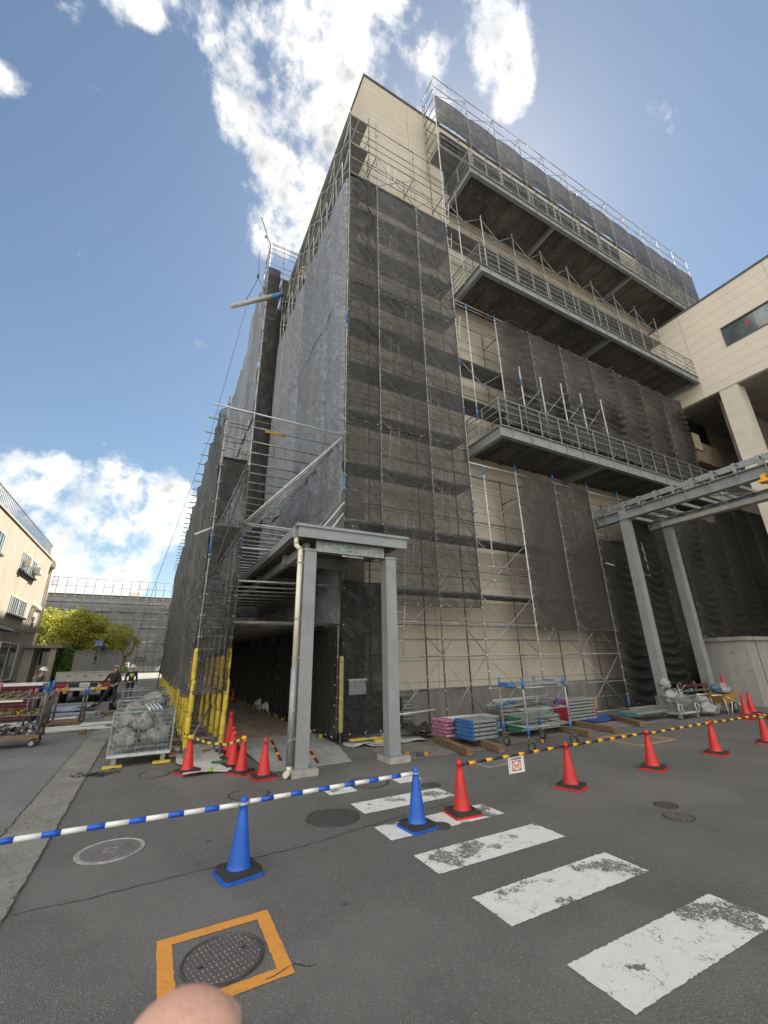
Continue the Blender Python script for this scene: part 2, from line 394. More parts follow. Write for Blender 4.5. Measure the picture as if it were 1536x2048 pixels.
def dup(o, loc, rz=0, label=None, group=None):
    c = copytree(o); c.location = loc; c.rotation_euler = (0, 0, rz)
    if label: c['label'] = label
    if group: c['group'] = group
    return c
def rz(a): return Matrix.Rotation(a, 3, 'Z')

class Asm:
    """a big assembly: parts individually up to 100 of a kind (largest in view first), the rest as one part"""
    def __init__(s, root): s.root = root; s.p = {}
    def part(s, name, mb, mats, key=None):
        c = key if key is not None else sum(mb.v, Vector()) / len(mb.v)
        s.p.setdefault(name, []).append(((Vector(c) - CAMP).length, mb, tuple(mats) if isinstance(mats, (list, tuple)) else (mats,)))
    def pipe(s, name, p, q, r, mat, n=7):
        s.part(name, MB().tube(p, q, r, n), mat)
    def done(s, cap=100):
        for name, lst in s.p.items():
            lst.sort(key=lambda t: t[0])
            for d, mb, mats in lst[:cap]: mb.build(name, list(mats), s.root)
            rest = lst[cap:]
            if rest:
                allm = []; big = MB()
                for d, mb, mats in rest:
                    mp = []
                    for x in mats:
                        if x not in allm: allm.append(x)
                        mp.append(allm.index(x))
                    o = len(big.v); big.v += mb.v
                    big.f += [tuple(i + o for i in f) for f in mb.f]; big.m += [mp[i] for i in mb.m]; big.sm += mb.sm
                ob = big.build(name, allm, s.root, fix=False); ob['kind'] = 'stuff'
def post_mb(x, y, z0, z1, r=.0243, blue=(), n=8, coll=True):
    b = MB().tube((x, y, z0), (x, y, z1), r, n)
    if coll:
        z = math.ceil(z0 / .45) * .45 + .12
        while z < z1 - .05:
            b.tube((x, y, z - .025), (x, y, z + .025), r * 1.65, 6); z += .45
    for a, c in blue: b.tube((x, y, a), (x, y, c), r * 1.25, n, 1)
    return b

# ------------------------------------------------------------------ netting sheet
def net(org, U, wd, ht, seed, style=0, amp=.05, nu=12, nv=None, topcut=None):
    """sheet from org (bottom corner) along U (wd) and up (ht); hung by its edges"""
    org = Vector(org); U = Vector(U).normalized(); Nn = U.cross(Vector((0, 0, 1)))
    nv = nv or max(8, int(ht / (.075 if style < 2 else .13)))
    if nu == 12 and style < 2: nu = 18
    b = MB(); vs = []
    sd = Vector((seed * 7.31, seed * 3.17, seed * 1.7))
    for j in range(nv + 1):
        v = j / nv
        for i in range(nu + 1):
            u = i / nu
            x = u * wd; z = v * ht
            hold = math.sin(math.pi * u) ** .5
            d = (.05 + amp) * hold + amp * .8 * hold * (noise.noise(Vector((x * .8, z * .35, 0)) + sd))
            if style == 0:    # diagonal tension folds
                k = noise.noise(Vector((x * 1.3 + z * .9, x * .3 - z * .5, 1)) + sd)
                ph_ = (x * .95 + z * .62 + k * .45 + .25 * noise.noise(Vector((x * .4, z * .4, 9)) + sd))
                msk = max(0, noise.noise(Vector((x * .7, z * .28, 5)) + sd) + .12)
                d += hold * msk * (amp * .75 * math.sin(ph_ * 21) + amp * .45 * math.sin(ph_ * 37 + 1.3))
            elif style == 1:  # swags hanging between the posts
                q = z + .9 * (2 * u - 1) ** 2 * -.55
                k = noise.noise(Vector((x * .5, z * .5, 3)) + sd)
                lowf = (.35 + .65 * (1 - (v * 1.0 % .999)))
                d += amp * .9 * hold * lowf * math.sin((q + k * .25) * 17) * (0.4 + max(0, noise.noise(Vector((x * .3, z * .6, 8)) + sd)) * 2)
            elif style == 2:  # long fine vertical folds
                k = noise.noise(Vector((x * 1.2, z * .25, 2)) + sd)
                d += amp * .5 * math.sin((x + k * .35 + z * .12) * 16)
            else:             # crumpled
                d += amp * 1.3 * noise.noise(Vector((x * 2.6, z * 2.1, 0)) + sd) + amp * .6 * noise.noise(Vector((x * 6, z * 5, 0)) + sd)
            sag = .05 * math.sin(math.pi * u) * (v if style != 1 else v * 1.5)
            zz = z - sag + (.04 * noise.noise(Vector((x * 2, seed, 0))) if j == 0 else 0)
            vs.append(org + U * x + Vector((0, 0, zz)) + Nn * d)
    fs = [(j*(nu+1)+i, j*(nu+1)+i+1, (j+1)*(nu+1)+i+1, (j+1)*(nu+1)+i) for j in range(nv) for i in range(nu)]
    b.add(vs, fs, 0, True)
    for jj, dz_ in ((0, .03), (nv, -.03)):
        for i in range(nu):
            a = vs[jj*(nu+1)+i] + Nn * .007; c = vs[jj*(nu+1)+i+1] + Nn * .007; q_ = Vector((0, 0, dz_)); b.add([a, c, c + q_, a + q_], [(0, 1, 2, 3)], 0)
    # hem along both sides + white ties
    for e in (0, nu):
        for j in range(nv):
            a = vs[j*(nu+1)+e] + Nn * .006; c = vs[(j+1)*(nu+1)+e] + Nn * .006; s2 = U * (.022 if e == 0 else -.022)
            b.add([a, a + s2, c + s2, c], [(0, 1, 2, 3)], 0)
    t = .225
    while t < ht:
        for e, s2 in ((0, .035), (1, -.035)):
            p = org + U * (e * wd + s2) + Vector((0, 0, t)) + Nn * .03
            b.ball(p, .014, 5, 1)
        t += .45
    t = .2
    while t < wd:
        b.ball(org + U * t + Vector((0, 0, .03)) + Nn * (.04 + amp), .017, 5, 1); t += .4
    return b
# ================================================================== THE SETTING
def sheet(name, poly, z, mat, sub=None):
    b = MB(); b.add([(x, y, z) for x, y in poly], [tuple(range(len(poly)))]); return struct(b.build(name, mat))
sheet('ground', [(-900, -600), (900, -600), (900, 1200), (-900, 1200)], 0, ASP)
sheet('road', [(-60, -12), (-1.24, -12), (-1.24, 34), (-1.24, 60), (-60, 60)], .004, ASP2)
# far sunlit road surface beyond the building
sheet('far_road', [(-60, 80), (60, 80), (60, 140), (-60, 140)], .004, pm('pale_road', (.17, .16, .145), (.14, .132, .12), .3, .9))
# concrete gutter strip
b = MB(); y = -8.0; i = 0
while y < 60:
    ln = .6
    b.box((-1.245, y + .004, -.05), (-.73, y + ln * 6 - .004, .010 + .002 * (i % 2))); y += ln * 6; i += 1
struct(b.build('gutter_strip', pm('strip_concrete', (.25, .24, .205), (.18, .17, .145), 1.3, .9, 0, .4, 50, speck=((.08, .075, .065), 22, .6))))
# road joint crack
def crack(name, pts, wd, mat, z=.005, seed=0):
    b = MB(); P = []
    for (x0, y0), (x1, y1) in zip(pts[:-1], pts[1:]):
        n = max(2, int(math.hypot(x1 - x0, y1 - y0) / .03))
        for k in range(n): P.append(Vector((x0 + (x1-x0)*k/n, y0 + (y1-y0)*k/n, z)))
    vs = []
    for k, p in enumerate(P):
        d = (P[min(k+1, len(P)-1)] - P[max(k-1, 0)]).normalized(); nn_ = Vector((-d.y, d.x, 0))
        j = noise.noise(p * 9 + Vector((seed, 0, 0))) * .03; ww = wd * (.5 + abs(noise.noise(p * 23)) * 1.6)
        vs += [p + nn_ * (j - ww), p + nn_ * (j + ww)]
    b.add(vs, [(2*k, 2*k+1, 2*k+3, 2*k+2) for k in range(len(P)-1)])
    return struct(b.build(name, mat))
CRK = pm('crack_filler', (.03, .028, .026), (.045, .042, .04), 20, .9)
crack('road_joint', [(-.70, 5.05), (-.2, 5.03), (.6, 5.09), (1.66, 5.12), (3.0, 5.35), (4.2, 5.5)], .005, CRK)
crack('road_joint', [(-1.245, -6), (-1.245, 3), (-1.245, 12), (-1.245, 30)], .007, CRK, .014, 3)
crack('road_joint', [(-.73, -6), (-.73, 3), (-.73, 12), (-.73, 30)], .006, CRK, .015, 5)
crack('road_joint', [(-2.1, 9), (-1.75, 12.5), (-1.9, 16)], .003, CRK, .009, 9)
crack('road_joint', [(.9, 3.35), (1.1, 3.38), (1.25, 3.3)], .004, CRK, .005, 2)
# zebra crossing --------------------------------------------------------------
def rough_quad(x0, x1, y0, y1, z, seed):
    P = []; n1 = max(2, int((x1-x0)/.025)); n2 = max(2, int((y1-y0)/.025))
    for k in range(n1): P.append((x0 + (x1-x0)*k/n1, y0))
    for k in range(n2): P.append((x1, y0 + (y1-y0)*k/n2))
    for k in range(n1): P.append((x1 - (x1-x0)*k/n1, y1))
    for k in range(n2): P.append((x0, y1 - (y1-y0)*k/n2))
    return [Vector((x + .012*noise.noise(Vector((x*40, y*40, seed))), y + .012*noise.noise(Vector((x*40, y*40, seed+9))), z)) for x, y in P]
b = MB()
for i, (x0, x1, y0, y1) in enumerate([(2.61, 4.30, 2.07, 2.52), (2.60, 4.27, 2.99, 3.44), (2.59, 4.26, 3.90, 4.34), (2.58, 4.20, 4.77, 5.21), (2.68, 4.12, 5.67, 6.12), (2.57, 3.01, 6.62, 7.08), (3.75, 4.22, 6.62, 7.08)]):
    q = rough_quad(x0, x1, y0, y1, .004, i); b.add(q, [tuple(range(len(q)))])
struct(b.build('crosswalk_markings', PW))
# orange frame round the manhole, thin orange box further off
def frame_mark(pts, wd, mat, z=.004, name='orange_marking'):
    """pts: corner polygon (closed), strips laid inside"""
    b = MB(); c = sum((Vector((x, y, 0)) for x, y in pts), Vector()) / len(pts)
    inner = []
    n = len(pts); V = [Vector((x, y, z)) for x, y in pts]
    for i in range(n):
        a, p, q = V[i-1], V[i], V[(i+1) % n]; d1 = (p - a).normalized(); d2 = (q - p).normalized()
        n1 = Vector((-d1.y, d1.x, 0)); n2 = Vector((-d2.y, d2.x, 0)); bis = (n1 + n2); bis = bis / max(.3, bis.dot(n1))
        inner.append(p + bis * wd)
    for i in range(n):
        j = (i+1) % n; m_ = 16; O = [V[i].lerp(V[j], k/m_) for k in range(m_+1)]; I = [inner[i].lerp(inner[j], k/m_) for k in range(m_+1)]
        O = [p + Vector((noise.noise(p*31), noise.noise(p*37), 0))*.006 for p in O]; I = [p + Vector((noise.noise(p*33), noise.noise(p*35), 0))*.010 for p in I]
        O[0], O[-1], I[0], I[-1] = V[i], V[j], inner[i], inner[j]
        b.add(O + I, [(k, k+1, m_+2+k, m_+1+k) for k in range(m_)])
    return struct(b.build(name, mat))
frame_mark([(.31, 3.30), (1.08, 3.31), (1.09, 4.11), (.31, 4.10)], .095, PO)
frame_mark([(9.58, 6.32), (10.98, 6.37), (10.98, 7.50), (9.62, 7.50)], .09, pm('faded_orange_paint', (.50, .27, .09), (.36, .22, .10), 8, .85))
# manhole covers --------------------------------------------------------------
def manmat(name, c, kind, light=None):
    ma, nt, b = newmat(name); g = G(nt); t = g.n('ShaderNodeTexCoord').outputs['Object']; s = g.sep(t)
    if kind == 'grid':   # raised squares
        a = g.math('FRACT', g.math('MULTIPLY', s[0], 30)); q = g.math('FRACT', g.math('MULTIPLY', s[1], 30))
        h = g.math('MINIMUM', g.rng(g.math('ABSOLUTE', g.math('SUBTRACT', a, .5)), .42, .32), g.rng(g.math('ABSOLUTE', g.math('SUBTRACT', q, .5)), .42, .32))
    elif kind == 'bars':
        a = g.math('FRACT', g.math('MULTIPLY', s[0], 26)); h = g.rng(g.math('ABSOLUTE', g.math('SUBTRACT', a, .5)), .40, .25)
    else:                # tread lozenges
        v = g.n('ShaderNodeTexVoronoi'); v.inputs['Scale'].default_value = 34; v.inputs['Randomness'].default_value = .0 if kind == 'dot' else .15
        g.l(g.scale(t, (1, .6, 1)), v.inputs['Vector']); h = g.rng(v.outputs['Distance'], .42, .25)
    top = g.mix(g.rng(g.noise(t, 9, 4), .35, .65), c, tuple(x * .75 for x in c))
    g.l(g.mix(h, tuple(x * .35 for x in c), top), b.inputs['Base Color']); b.inputs['Roughness'].default_value = .6; b.inputs['Metallic'].default_value = .1
    g.bump(h, .9, .008, b); MATS[name] = ma; return ma
MG = manmat('cover_grid', (.26, .235, .22), 'grid'); MBR = manmat('cover_bars', (.20, .18, .165), 'bars'); ML = manmat('cover_lozenge', (.30, .26, .24), 'loz'); MD = manmat('cover_dots', (.19, .18, .17), 'dot')
RIMP = pm('worn_white_rim', (.42, .40, .38), (.22, .2, .19), 14, .7)
def manhole(x, y, r, lid, label, rim=MANH, holes=True, rot=0, white=False):
    t = thing('manhole_cover', label, 'manhole cover', (x, y, 0), rot)
    b = MB().lathe([(r, .001), (r, .010), (r * .955, .012), (r * .94, .006), (r*.90, .006)], n=56, sm=False); b.build('rim', rim, t, True)
    b = MB().lathe([(0.0005, .0095), (r * .89, .0095), (r * .90, .006)], n=56, sm=False); l = b.build('lid', lid, t, True)
    if white:
        MB().lathe([(r*.86, .0105), (r*.88, .0112), (r*.89, .0105)], n=56).build('ring', RIMP, t, True)
        MB().lathe([(r*.17, .0105), (r*.20, .0115), (r*.22, .0105)], n=30).build('ring', RIMP, t, True)
    if holes:
        for s in (-1, 1):
            MB().box((s*r*.55-.016, -.012, .0098), (s*r*.55+.016, .012, .0108)).build('keyhole', BLK, t, True)
    return t
manhole(.70, 3.68, .265, ML, 'round cast iron cover inside the orange painted square', rot=.25)
manhole(-.10, 6.06, .32, MG, 'round grid patterned cover with pale worn rings behind the striped bar', rot=.5, white=True, rim=RIMP)
manhole(2.29, 5.77, .335, MD, 'dark dotted round cover left of the wide zebra stripe', rot=.2)
manhole(3.35, 6.93, .325, MBR, 'dark slatted round cover between the two short zebra stripes', rot=1.2, holes=False)
manhole(1.56, 7.32, .30, MBR, 'slatted round cover directly behind the nearer blue cone', rot=.9, holes=False)
manhole(4.11, 6.28, .15, MD, 'small round cover touching the far side of the wide zebra stripe', holes=False)
manhole(3.27, 4.84, .12, MD, 'small ringed round cover at the foot of the farther blue cone', holes=False)
manhole(6.20, 3.93, .145, MD, 'smaller and farther of the paired round covers on the open asphalt', holes=False)
manhole(5.90, 3.61, .17, ML, 'larger and nearer of the paired round covers on the open asphalt', rot=.6)
manhole(.33, 9.43, .26, ASP, 'asphalt filled round cover in front of the wire cage', holes=False)
t = thing('drain_cover', 'small rectangular grey cover under the hanging sign', 'drain cover', (5.95, 6.9, 0))
MB().box((-.36, -.24, .0), (.36, .24, .009)).build('rim', CONC, t, True); MB().box((-.32, -.2, .0), (.32, .2, .013)).build('lid', pm('grey_plate', (.16, .17, .165), (.12, .125, .12), 6, .7), t, True)
# concrete apron in front of the wall
sheet('concrete_apron', [(4.45, 7.95), (6.3, 7.85), (8.9, 8.2), (14.6, 8.05), (14.9, 11.19), (4.5, 11.19)], .006, pm('apron_concrete', (.22, .20, .175), (.155, .14, .12), 1.5, .9, 0, .3, 40, speck=((.10, .09, .08), 5, .6)))
b = MB(); 
for x in (5.9, 7.4, 8.9, 10.4): b.box((x, 8.25, .008), (x + .012, 11.1, .010))
struct(b.build('apron_joints', CRK))

# ================================================================== MAIN BUILDING
bl = thing('factory_building', 'tall cream panelled building wrapped in scaffolding and netting', 'building', (5.3, 11.2, 0))
H = 29.9
MB().box((5.3, 11.2, 1.02), (44, 11.5, H)).build('front_wall', CLADF, bl)
MB().box((5.3, 11.502, 1.02), (5.6, 74, H)).build('side_wall', CLADL, bl)
MB().box((5.62, 73.7, 0), (44, 74, H)).build('rear_wall', CLADL, bl)
MB().box((5.31, 11.21, H - .3), (44, 74, H - .05)).build('roof', CONC, bl)
MB().box((5.24, 11.14, H), (44, 11.34, H + .12)).build('parapet_cap', GREYD, bl)
MB().box((5.24, 11.342, H), (5.44, 74, H + .12)).build('parapet_cap', GREYD, bl)
MB().box((5.28, 11.18, -.2), (44, 11.55, 1.02)).build('plinth', CONCD, bl)
MB().box((5.28, 11.56, -.2), (5.62, 74, 1.02)).build('plinth', CONCD, bl)
# string band + grey louvre strips behind the top balcony, window band on the side wall
for z0, z1 in ((24.4, 26.3), (26.5, 28.2), (28.4, 29.35)):
    for k in range(7):
        x0 = 9.9 + k * 2.3; b = MB().box((x0, 11.17, z0), (x0 + 2.0, 11.199, z1), 0)
        z = z0 + .1
        while z < z1: b.box((x0 + .03, 11.12, z), (x0 + 1.97, 11.165, z + .06), 0); z += .16
        b.build('louvre', GREYD, bl)
for k in range(9):
    y0 = 13.5 + k * 5.2; f = MB().box((5.24, y0, 23.4), (5.298, y0 + 3.6, 25.0)).build('window', GREYD, bl)
    MB().box((5.22, y0 + .08, 23.5), (5.238, y0 + 3.52, 24.9)).build('pane', GLASS, f)
for k, (x0, z0) in enumerate([(12.4, 10.2), (16, 10.2), (19.6, 10.2)]):
    f = MB().box((x0, 11.14, z0), (x0 + 2.0, 11.198, z0 + 1.9)).build('door', GREYD, bl)
    MB().box((x0 + .1, 11.12, z0 + .9), (x0 + 1.9, 11.138, z0 + 1.8)).build('pane', GLASS, f)

# ------------------------------------------------------------------ balconies
def balcony(zb, x0, x1, yf, label, cross, dep=11.19):
    t = thing('balcony', label, 'balcony', (x0, yf, zb), 0, 'steel edged balconies on the cream wall')
    h = .44
    # front beam with flanges and stiffeners
    b = MB().box((x0, yf, zb), (x1, yf + .17, zb + .03)).box((x0, yf, zb + h - .03), (x1, yf + .17, zb + h)).box((x0, yf + .07, zb + .03), (x1, yf + .10, zb + h - .03))
    b.build('front_beam', GREYP, t)
    x = x0 + .55
    n = 0
    while x < x1:
        MB().box((x, yf + .012, zb + .03), (x + .02, yf + .069, zb + h - .03)).build('stiffener', GREYP, t); x += .93; n += 1
    b = MB().box((x0, yf + .172, zb), (x0 + .17, dep, zb + .03)).box((x0, yf + .172, zb + h - .03), (x0 + .17, dep, zb + h)).box((x0 + .07, yf + .172, zb + .03), (x0 + .10, dep, zb + h - .03))
    b.build('end_beam', GREYP, t)
    b = MB().box((x1 - .17, yf + .172, zb), (x1, dep, zb + h)); b.build('end_beam', GREYP, t)
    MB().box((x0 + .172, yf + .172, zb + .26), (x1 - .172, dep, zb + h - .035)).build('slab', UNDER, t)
    x = x0 + .95
    while x < x1 - .3:
        big = any(abs(x - c) < .48 for c in cross)
        if big: MB().hbeam((x, yf + .175, zb + .03), (0, 1, 0), dep - yf - .18, .228, .18).build('cross_beam', GREYP, t)
        else: MB().box((x - .03, yf + .175, zb + .20), (x + .03, dep, zb + .258)).build('rib', UNDER, t)
        x += .93
    # railing
    zt = zb + h
    x = x0 + .06; rp = []
    while x < x1 + .01:
        MB().box((x - .022, yf + .045, zt), (x + .022, yf + .062, zt + 1.12)).build('rail_post', GREYP, t); x += 1.02
    for dz, r in ((.30, .014), (.62, .014), (.9, .014), (1.12, .024)):
        MB().tube((x0 + .06, yf + .054, zt + dz), (x1 - .03, yf + .054, zt + dz), r, 6).build('rail', GREYP, t)
        MB().tube((x0 + .06, yf + .054, zt + dz), (x0 + .06, dep, zt + dz), r, 6).build('rail', GREYP, t)
        MB().tube((x1 - .05, yf + .054, zt + dz), (x1 - .05, dep, zt + dz), r, 6).build('rail', GREYP, t)
    for yy in (yf + .9, yf + 1.8):
        MB().box((x0 + .05, yy, zt), (x0 + .07, yy + .04, zt + 1.12)).build('rail_post', GREYP, t)
    return t
balcony(22.78, 9.66, 33.0, 9.05, 'topmost steel edged balcony, running into the cream annex roof line', (14.9, 21.5))
balcony(16.64, 9.55, 25.85, 9.05, 'middle steel edged balcony between the upper and lower ones', (17.5,))
balcony(9.03, 9.50, 25.85, 9.05, 'lowest steel edged balcony with netting lining its railing', (14.8,))

# ================================================================== SCAFFOLDS
XP = [4.1, 5.3, 7.15, 8.72]
XR = [8.72, 10.9, 12.9, 14.9, 16.9, 18.9, 20.9, 22.9, 24.9, 26.9, 28.9, 30.9, 32.9]
def lv(k): return .12 + 1.8 * k
sc = thing('facade_scaffold', 'grey pipe scaffold standing against the right hand facade', 'scaffold', (4.1, 10, 0), 0, None)
A = Asm(sc)
YF, YB = 10.0, 10.85
def bay(A, x0, x1, z, k, rails=True, brace=True, y=YF):
    A.pipe('ledger', (x0, y, z), (x1, y, z), .0215, STEEL)
    if rails:
        A.pipe('ledger', (x0, y, z + .9), (x1, y, z + .9), .017, STEEL); A.pipe('ledger', (x0, y, z + .45), (x1, y, z + .45), .014, STEELD)
    if brace:
        A.pipe('brace', (x0 + .03, y + .045, z + .06), (x1 - .03, y + .045, z + 1.74), .014, STEEL); A.pipe('brace', (x1 - .03, y + .025, z + .06), (x0 + .03, y + .025, z + 1.74), .014, STEEL)
def deck(A, x0, x1, y0, y1, z):
    b = MB(); n = 2; wd = (y1 - y0 - .06) / n
    for i in range(n):
        a = y0 + .02 + i * (wd + .02); b.box((x0 + .03, a, z), (x1 - .03, a + wd, z + .035))
        b.box((x0 + .03, a, z - .045), (x1 - .03, a + .02, z)).box((x0 + .03, a + wd - .02, z - .045), (x1 - .03, a + wd, z))
        for q in range(1, 4): xx = x0 + (x1 - x0) * q / 4; b.box((xx, a + .02, z - .035), (xx + .03, a + wd - .02, z))
    A.part('deck_plank', b, DECKM)
# front and back posts
tops = {4.1: 23.9, 5.3: 24.0, 7.15: 23.8, 8.72: 31.2}
for x in XP:
    bl_ = [(12.3, 12.8), (6.3, 6.8)] if x in (4.1, 8.72) else []
    if x == 8.72: bl_ += [(10.0, 10.6), (14.6, 15.1), (19.2, 19.7)]
    A.part('post', post_mb(x, YF, .3 if x > 4.2 else 3.6, tops[x], blue=bl_), (STEELW if x == 8.72 else STEEL, BLUEP), (x, YF, 5))
    A.part('post', post_mb(x, YB, .1, tops[x] - 1.2, r=.022), (STEELD, BLUEP), (x, YB, 5))
for x in XR[1:]:
    for a, c in ((.15, 8.6), (9.55, 15.9), (17.15, 21.9)):
        if x > 26: continue
        if x > 18 and a < 1: a = 2.4
        if a > 9 and a < 16: c = 15.75
        A.part('post', post_mb(x, YF, a, c, blue=[(a, a + .35), (c - .25, c)] if a < 1 else ([(c - .2, c)] if (a > 9 and a < 10 and x < 11) else [])), (STEELW if x < 11 else STEEL, BLUEP), (x, YF, a))
        if x < 17: A.part('post', post_mb(x, YB, a, c - .3, r=.022), (STEELD, BLUEP), (x, YB, a + 3))
    A.part('post', post_mb(x, YF, 23.3, 31.1, coll=True), (STEEL, BLUEP), (x, YF, 25))
    A.part('post', post_mb(x, YB, 24.5, 29.3, r=.022), (STEELD, BLUEP), (x, YB, 25))
A.part('post', post_mb(9.35, YF, 4.0, 8.2, blue=[(7.9, 8.2)]), (STEELW, BLUEP)); A.part('post', post_mb(9.35, YF, 9.5, 15.6, blue=[(15.3, 15.6), (10.1, 10.7)]), (STEELW, BLUEP))
A.part('post', post_mb(9.45, YF, 20.2, 22.6), (STEEL, BLUEP)); A.part('post', post_mb(9.45, YF, 16.8, 22.6), (STEELW, BLUEP))
# bays left block
for i in range(3):
    x0, x1 = XP[i], XP[i + 1]
    for k in range(13):
        z = lv(k)
        if x0 < 5 and k < 2: continue
        bay(A, x0, x1, z, k, rails=(k > 0), brace=(i > 0 and k < 12))
        A.pipe('ledger', (x0, YB, z + .9), (x1, YB, z + .9), .017, STEELD)
        A.pipe('transom', (x1, YF, z), (x1, YB, z), .0215, STEELD)
        if 1 < k < 12: deck(A, x0, x1, YF, YB, z)
    A.pipe('ledger', (x0, YF, lv(13)), (x1, YF, lv(13)), .0215, STEEL); A.pipe('ledger', (x0, YB, 1.0), (x1, YB, 1.0), .017, STEELD)
for k in range(9): A.pipe('transom', (4.1, YF, lv(k + 4)), (4.1, YB, lv(k + 4)), .0215, STEELD)
# bays right block
for i in range(len(XR) - 1):
    x0, x1 = XR[i], XR[i + 1]
    for k in range(16):
        z = lv(k)
        if 8.8 < z < 9.3 or 15.5 < z < 16.6 or 22.8 < z < 24.0: continue
        if x0 > 17 and k < 2: continue
        if x0 > 24.5 and z < 22.5: continue
        if k == 12 or (k == 10 and x0 > 9): continue
        bay(A, x0, x1, z, k, rails=True, brace=(k in (0, 1, 2, 3, 6, 7, 11, 15) and not (x0 < 9 and k in (5, 7, 13))))
        A.pipe('transom', (x1, YF, z), (x1, YB, z), .0215, STEELD)
        if x0 < 12.5 or z > 16: A.pipe('ledger', (x0, YB, z + .9), (x1, YB, z + .9), .017, STEELD)
        if k in (2, 3, 6, 7, 11, 14) and (k > 8 or x0 < 20): deck(A, x0, x1, YF, YB, z)
    if x0 > 24.5:
        A.pipe('ledger', (x0, YF, 31.1), (x1, YF, 31.1), .0243, STEEL); A.pipe('ledger', (x0, YF, 30.2), (x1, YF, 30.2), .0215, STEEL); A.pipe('transom', (x1, YF, 31.1), (x1, YB, 30.3), .0215, STEEL); continue
    A.pipe('ledger', (x0, YF, 8.25), (x1, YF, 8.25), .0243, STEELW if i < 1 else STEEL)
    A.pipe('ledger', (x0, YF, 15.6), (x1, YF, 15.6), .0243, STEEL)
    A.pipe('ledger', (x0, YF, 31.1), (x1, YF, 31.1), .0243, STEEL); A.pipe('ledger', (x0, YF, 30.2), (x1, YF, 30.2), .0215, STEEL)
    A.pipe('transom', (x1, YF, 31.1), (x1, YB, 30.3), .0215, STEEL)
    A.pipe('brace', (x0, YF + .03, 29.4), (x1, YF + .03, 30.9), .014, STEEL)
for k in range(8): z = 25.5 + .75 * k; A.pipe('transom', (8.72, YF, z), (8.72, 11.0, z), .0215, STEELD); 
A.part('post', post_mb(8.72, 11.0, 24.5, 30.9, r=.022), (STEEL, BLUEP))
# short interior frames standing on the lowest balcony
for i, x in enumerate((11.3, 12.45, 13.7, 14.9, 16.3)):
    A.part('post', post_mb(x, 9.45, 9.48, 12.8 - .1 * (i % 2), blue=[(11.9, 12.2)] if i % 3 == 0 else ()), (STEELW, BLUEP))
    A.pipe('transom', (x, 9.45, 11.4), (x, 10.0, 11.4), .017, STEEL)
    if i < 4: A.pipe('ledger', (x, 9.45, 10.5), (x + 1.2, 9.45, 10.5), .017, STEEL); A.pipe('brace', (x, 9.43, 10.9), (x + 1.2, 9.43, 12.2), .014, STEEL); A.pipe('ledger', (x, 9.45, 11.5), (x + 1.2, 9.45, 11.5), .017, STEEL)
# ladders
def ladder(A, x, y, z0, z1, wd=.32, mat=WHITEP, slant=.25, name='ladder'):
    b = MB(); n = int((z1 - z0) / .33)
    for s in (-wd/2, wd/2): b.tube((x + s, y + slant, z0), (x + s, y, z1), .018, 6)
    for k in range(1, n): t = k / n; b.tube((x - wd/2, y + slant * (1-t), z0 + (z1-z0)*t), (x + wd/2, y + slant*(1-t), z0 + (z1-z0)*t), .014, 6)
    A.part(name, b, mat)
LAD = pm('aluminium_ladder', (.74, .71, .66), (.62, .6, .56), 5, .5, .1)
for k, x in ((1, 6.0), (2, 6.9 - .5), (3, 7.9), (4, 6.0), (5, 7.7), (6, 6.1), (7, 6.8), (9, 6.2), (11, 6.2)):
    ladder(A, x, 10.25, lv(k) + .05, lv(k + 1) + .55, mat=LAD)
for z in (13.2, 18.0, 19.9): ladder(A, 9.0, 10.2, z, z + 1.9, mat=LAD)
# net sheets
def rnet(x0, x1, z0, z1, seed, style, amp=.05, mat=NET, y=YF - .012): A.part('net_sheet', net((x0 + .01, y, z0), (1, 0, 0), x1 - x0 - .02, z1 - z0, seed, style, amp), (mat, WHITEP), ((x0 + x1)/2, y, z0))
s = 0
for i in range(3):
    for z0, z1 in ((3.25, 8.65), (8.65, 14.1), (14.1, 19.6)):
        if i == 0 and z0 < 4: z0 = 5.25
        rnet(XP[i], XP[i+1], z0, z1, s, 0, .10 if z0 < 9 else .085); s += 1
rnet(4.1, 5.3, 4.5, 5.4, 50, 3, .12, NETD, YF - .09)
for i in range(1, len(XR) - 1):
    x0, x1 = XR[i], XR[i+1]
    if x0 > 24.5:
        rnet(x0, x1, 27.0, 29.35, 100 + i, 0, .05, NETR); rnet(x0, x1, 24.0, 27.0, 160 + i, 3, .07); continue
    rnet(x0, x1, 2.68 if i < 3 else (.25 if i < 5 else 2.35), 8.2 if i != 3 else 6.2, 60 + i, 1 if i > 2 else 0, .10 if i < 3 else .17, NETR if i < 3 else NETD)
    rnet(x0, x1, 10.55 if i < 6 else 9.4, 15.5, 80 + i, 1, .17, NETR)
    rnet(x0, x1, 27.0, 29.35, 100 + i, 0, .05, NETR)
rnet(8.72, 10.9, 27.1, 29.3, 99, 0, .05, NETR); rnet(26.95, 29.5, 10.2, 15.6, 97, 1, .14, NETD, 10.9)
for k in range(3): rnet(24.9 + k*2, 26.9 + k*2, .3 if k > 3 else 2.4, 9.5, 110 + k, 1, .1, NETD)
# netting lining the lowest balcony's railing
for i in range(7):
    rnet(9.9 + i*2.1, 11.95 + i*2.1, 9.7, 10.75, 130 + i, 3, .02, NET, 9.22)
# base collars + yellow footing boards
for x in XP + XR[1:4]:
    if x < 15.5: A.part('base_jack', MB().tube((x, YF, .03), (x, YF, .32), .017, 6).box((x - .07, YF - .07, .012), (x + .07, YF + .07, .03)), STEELD)
A.done()

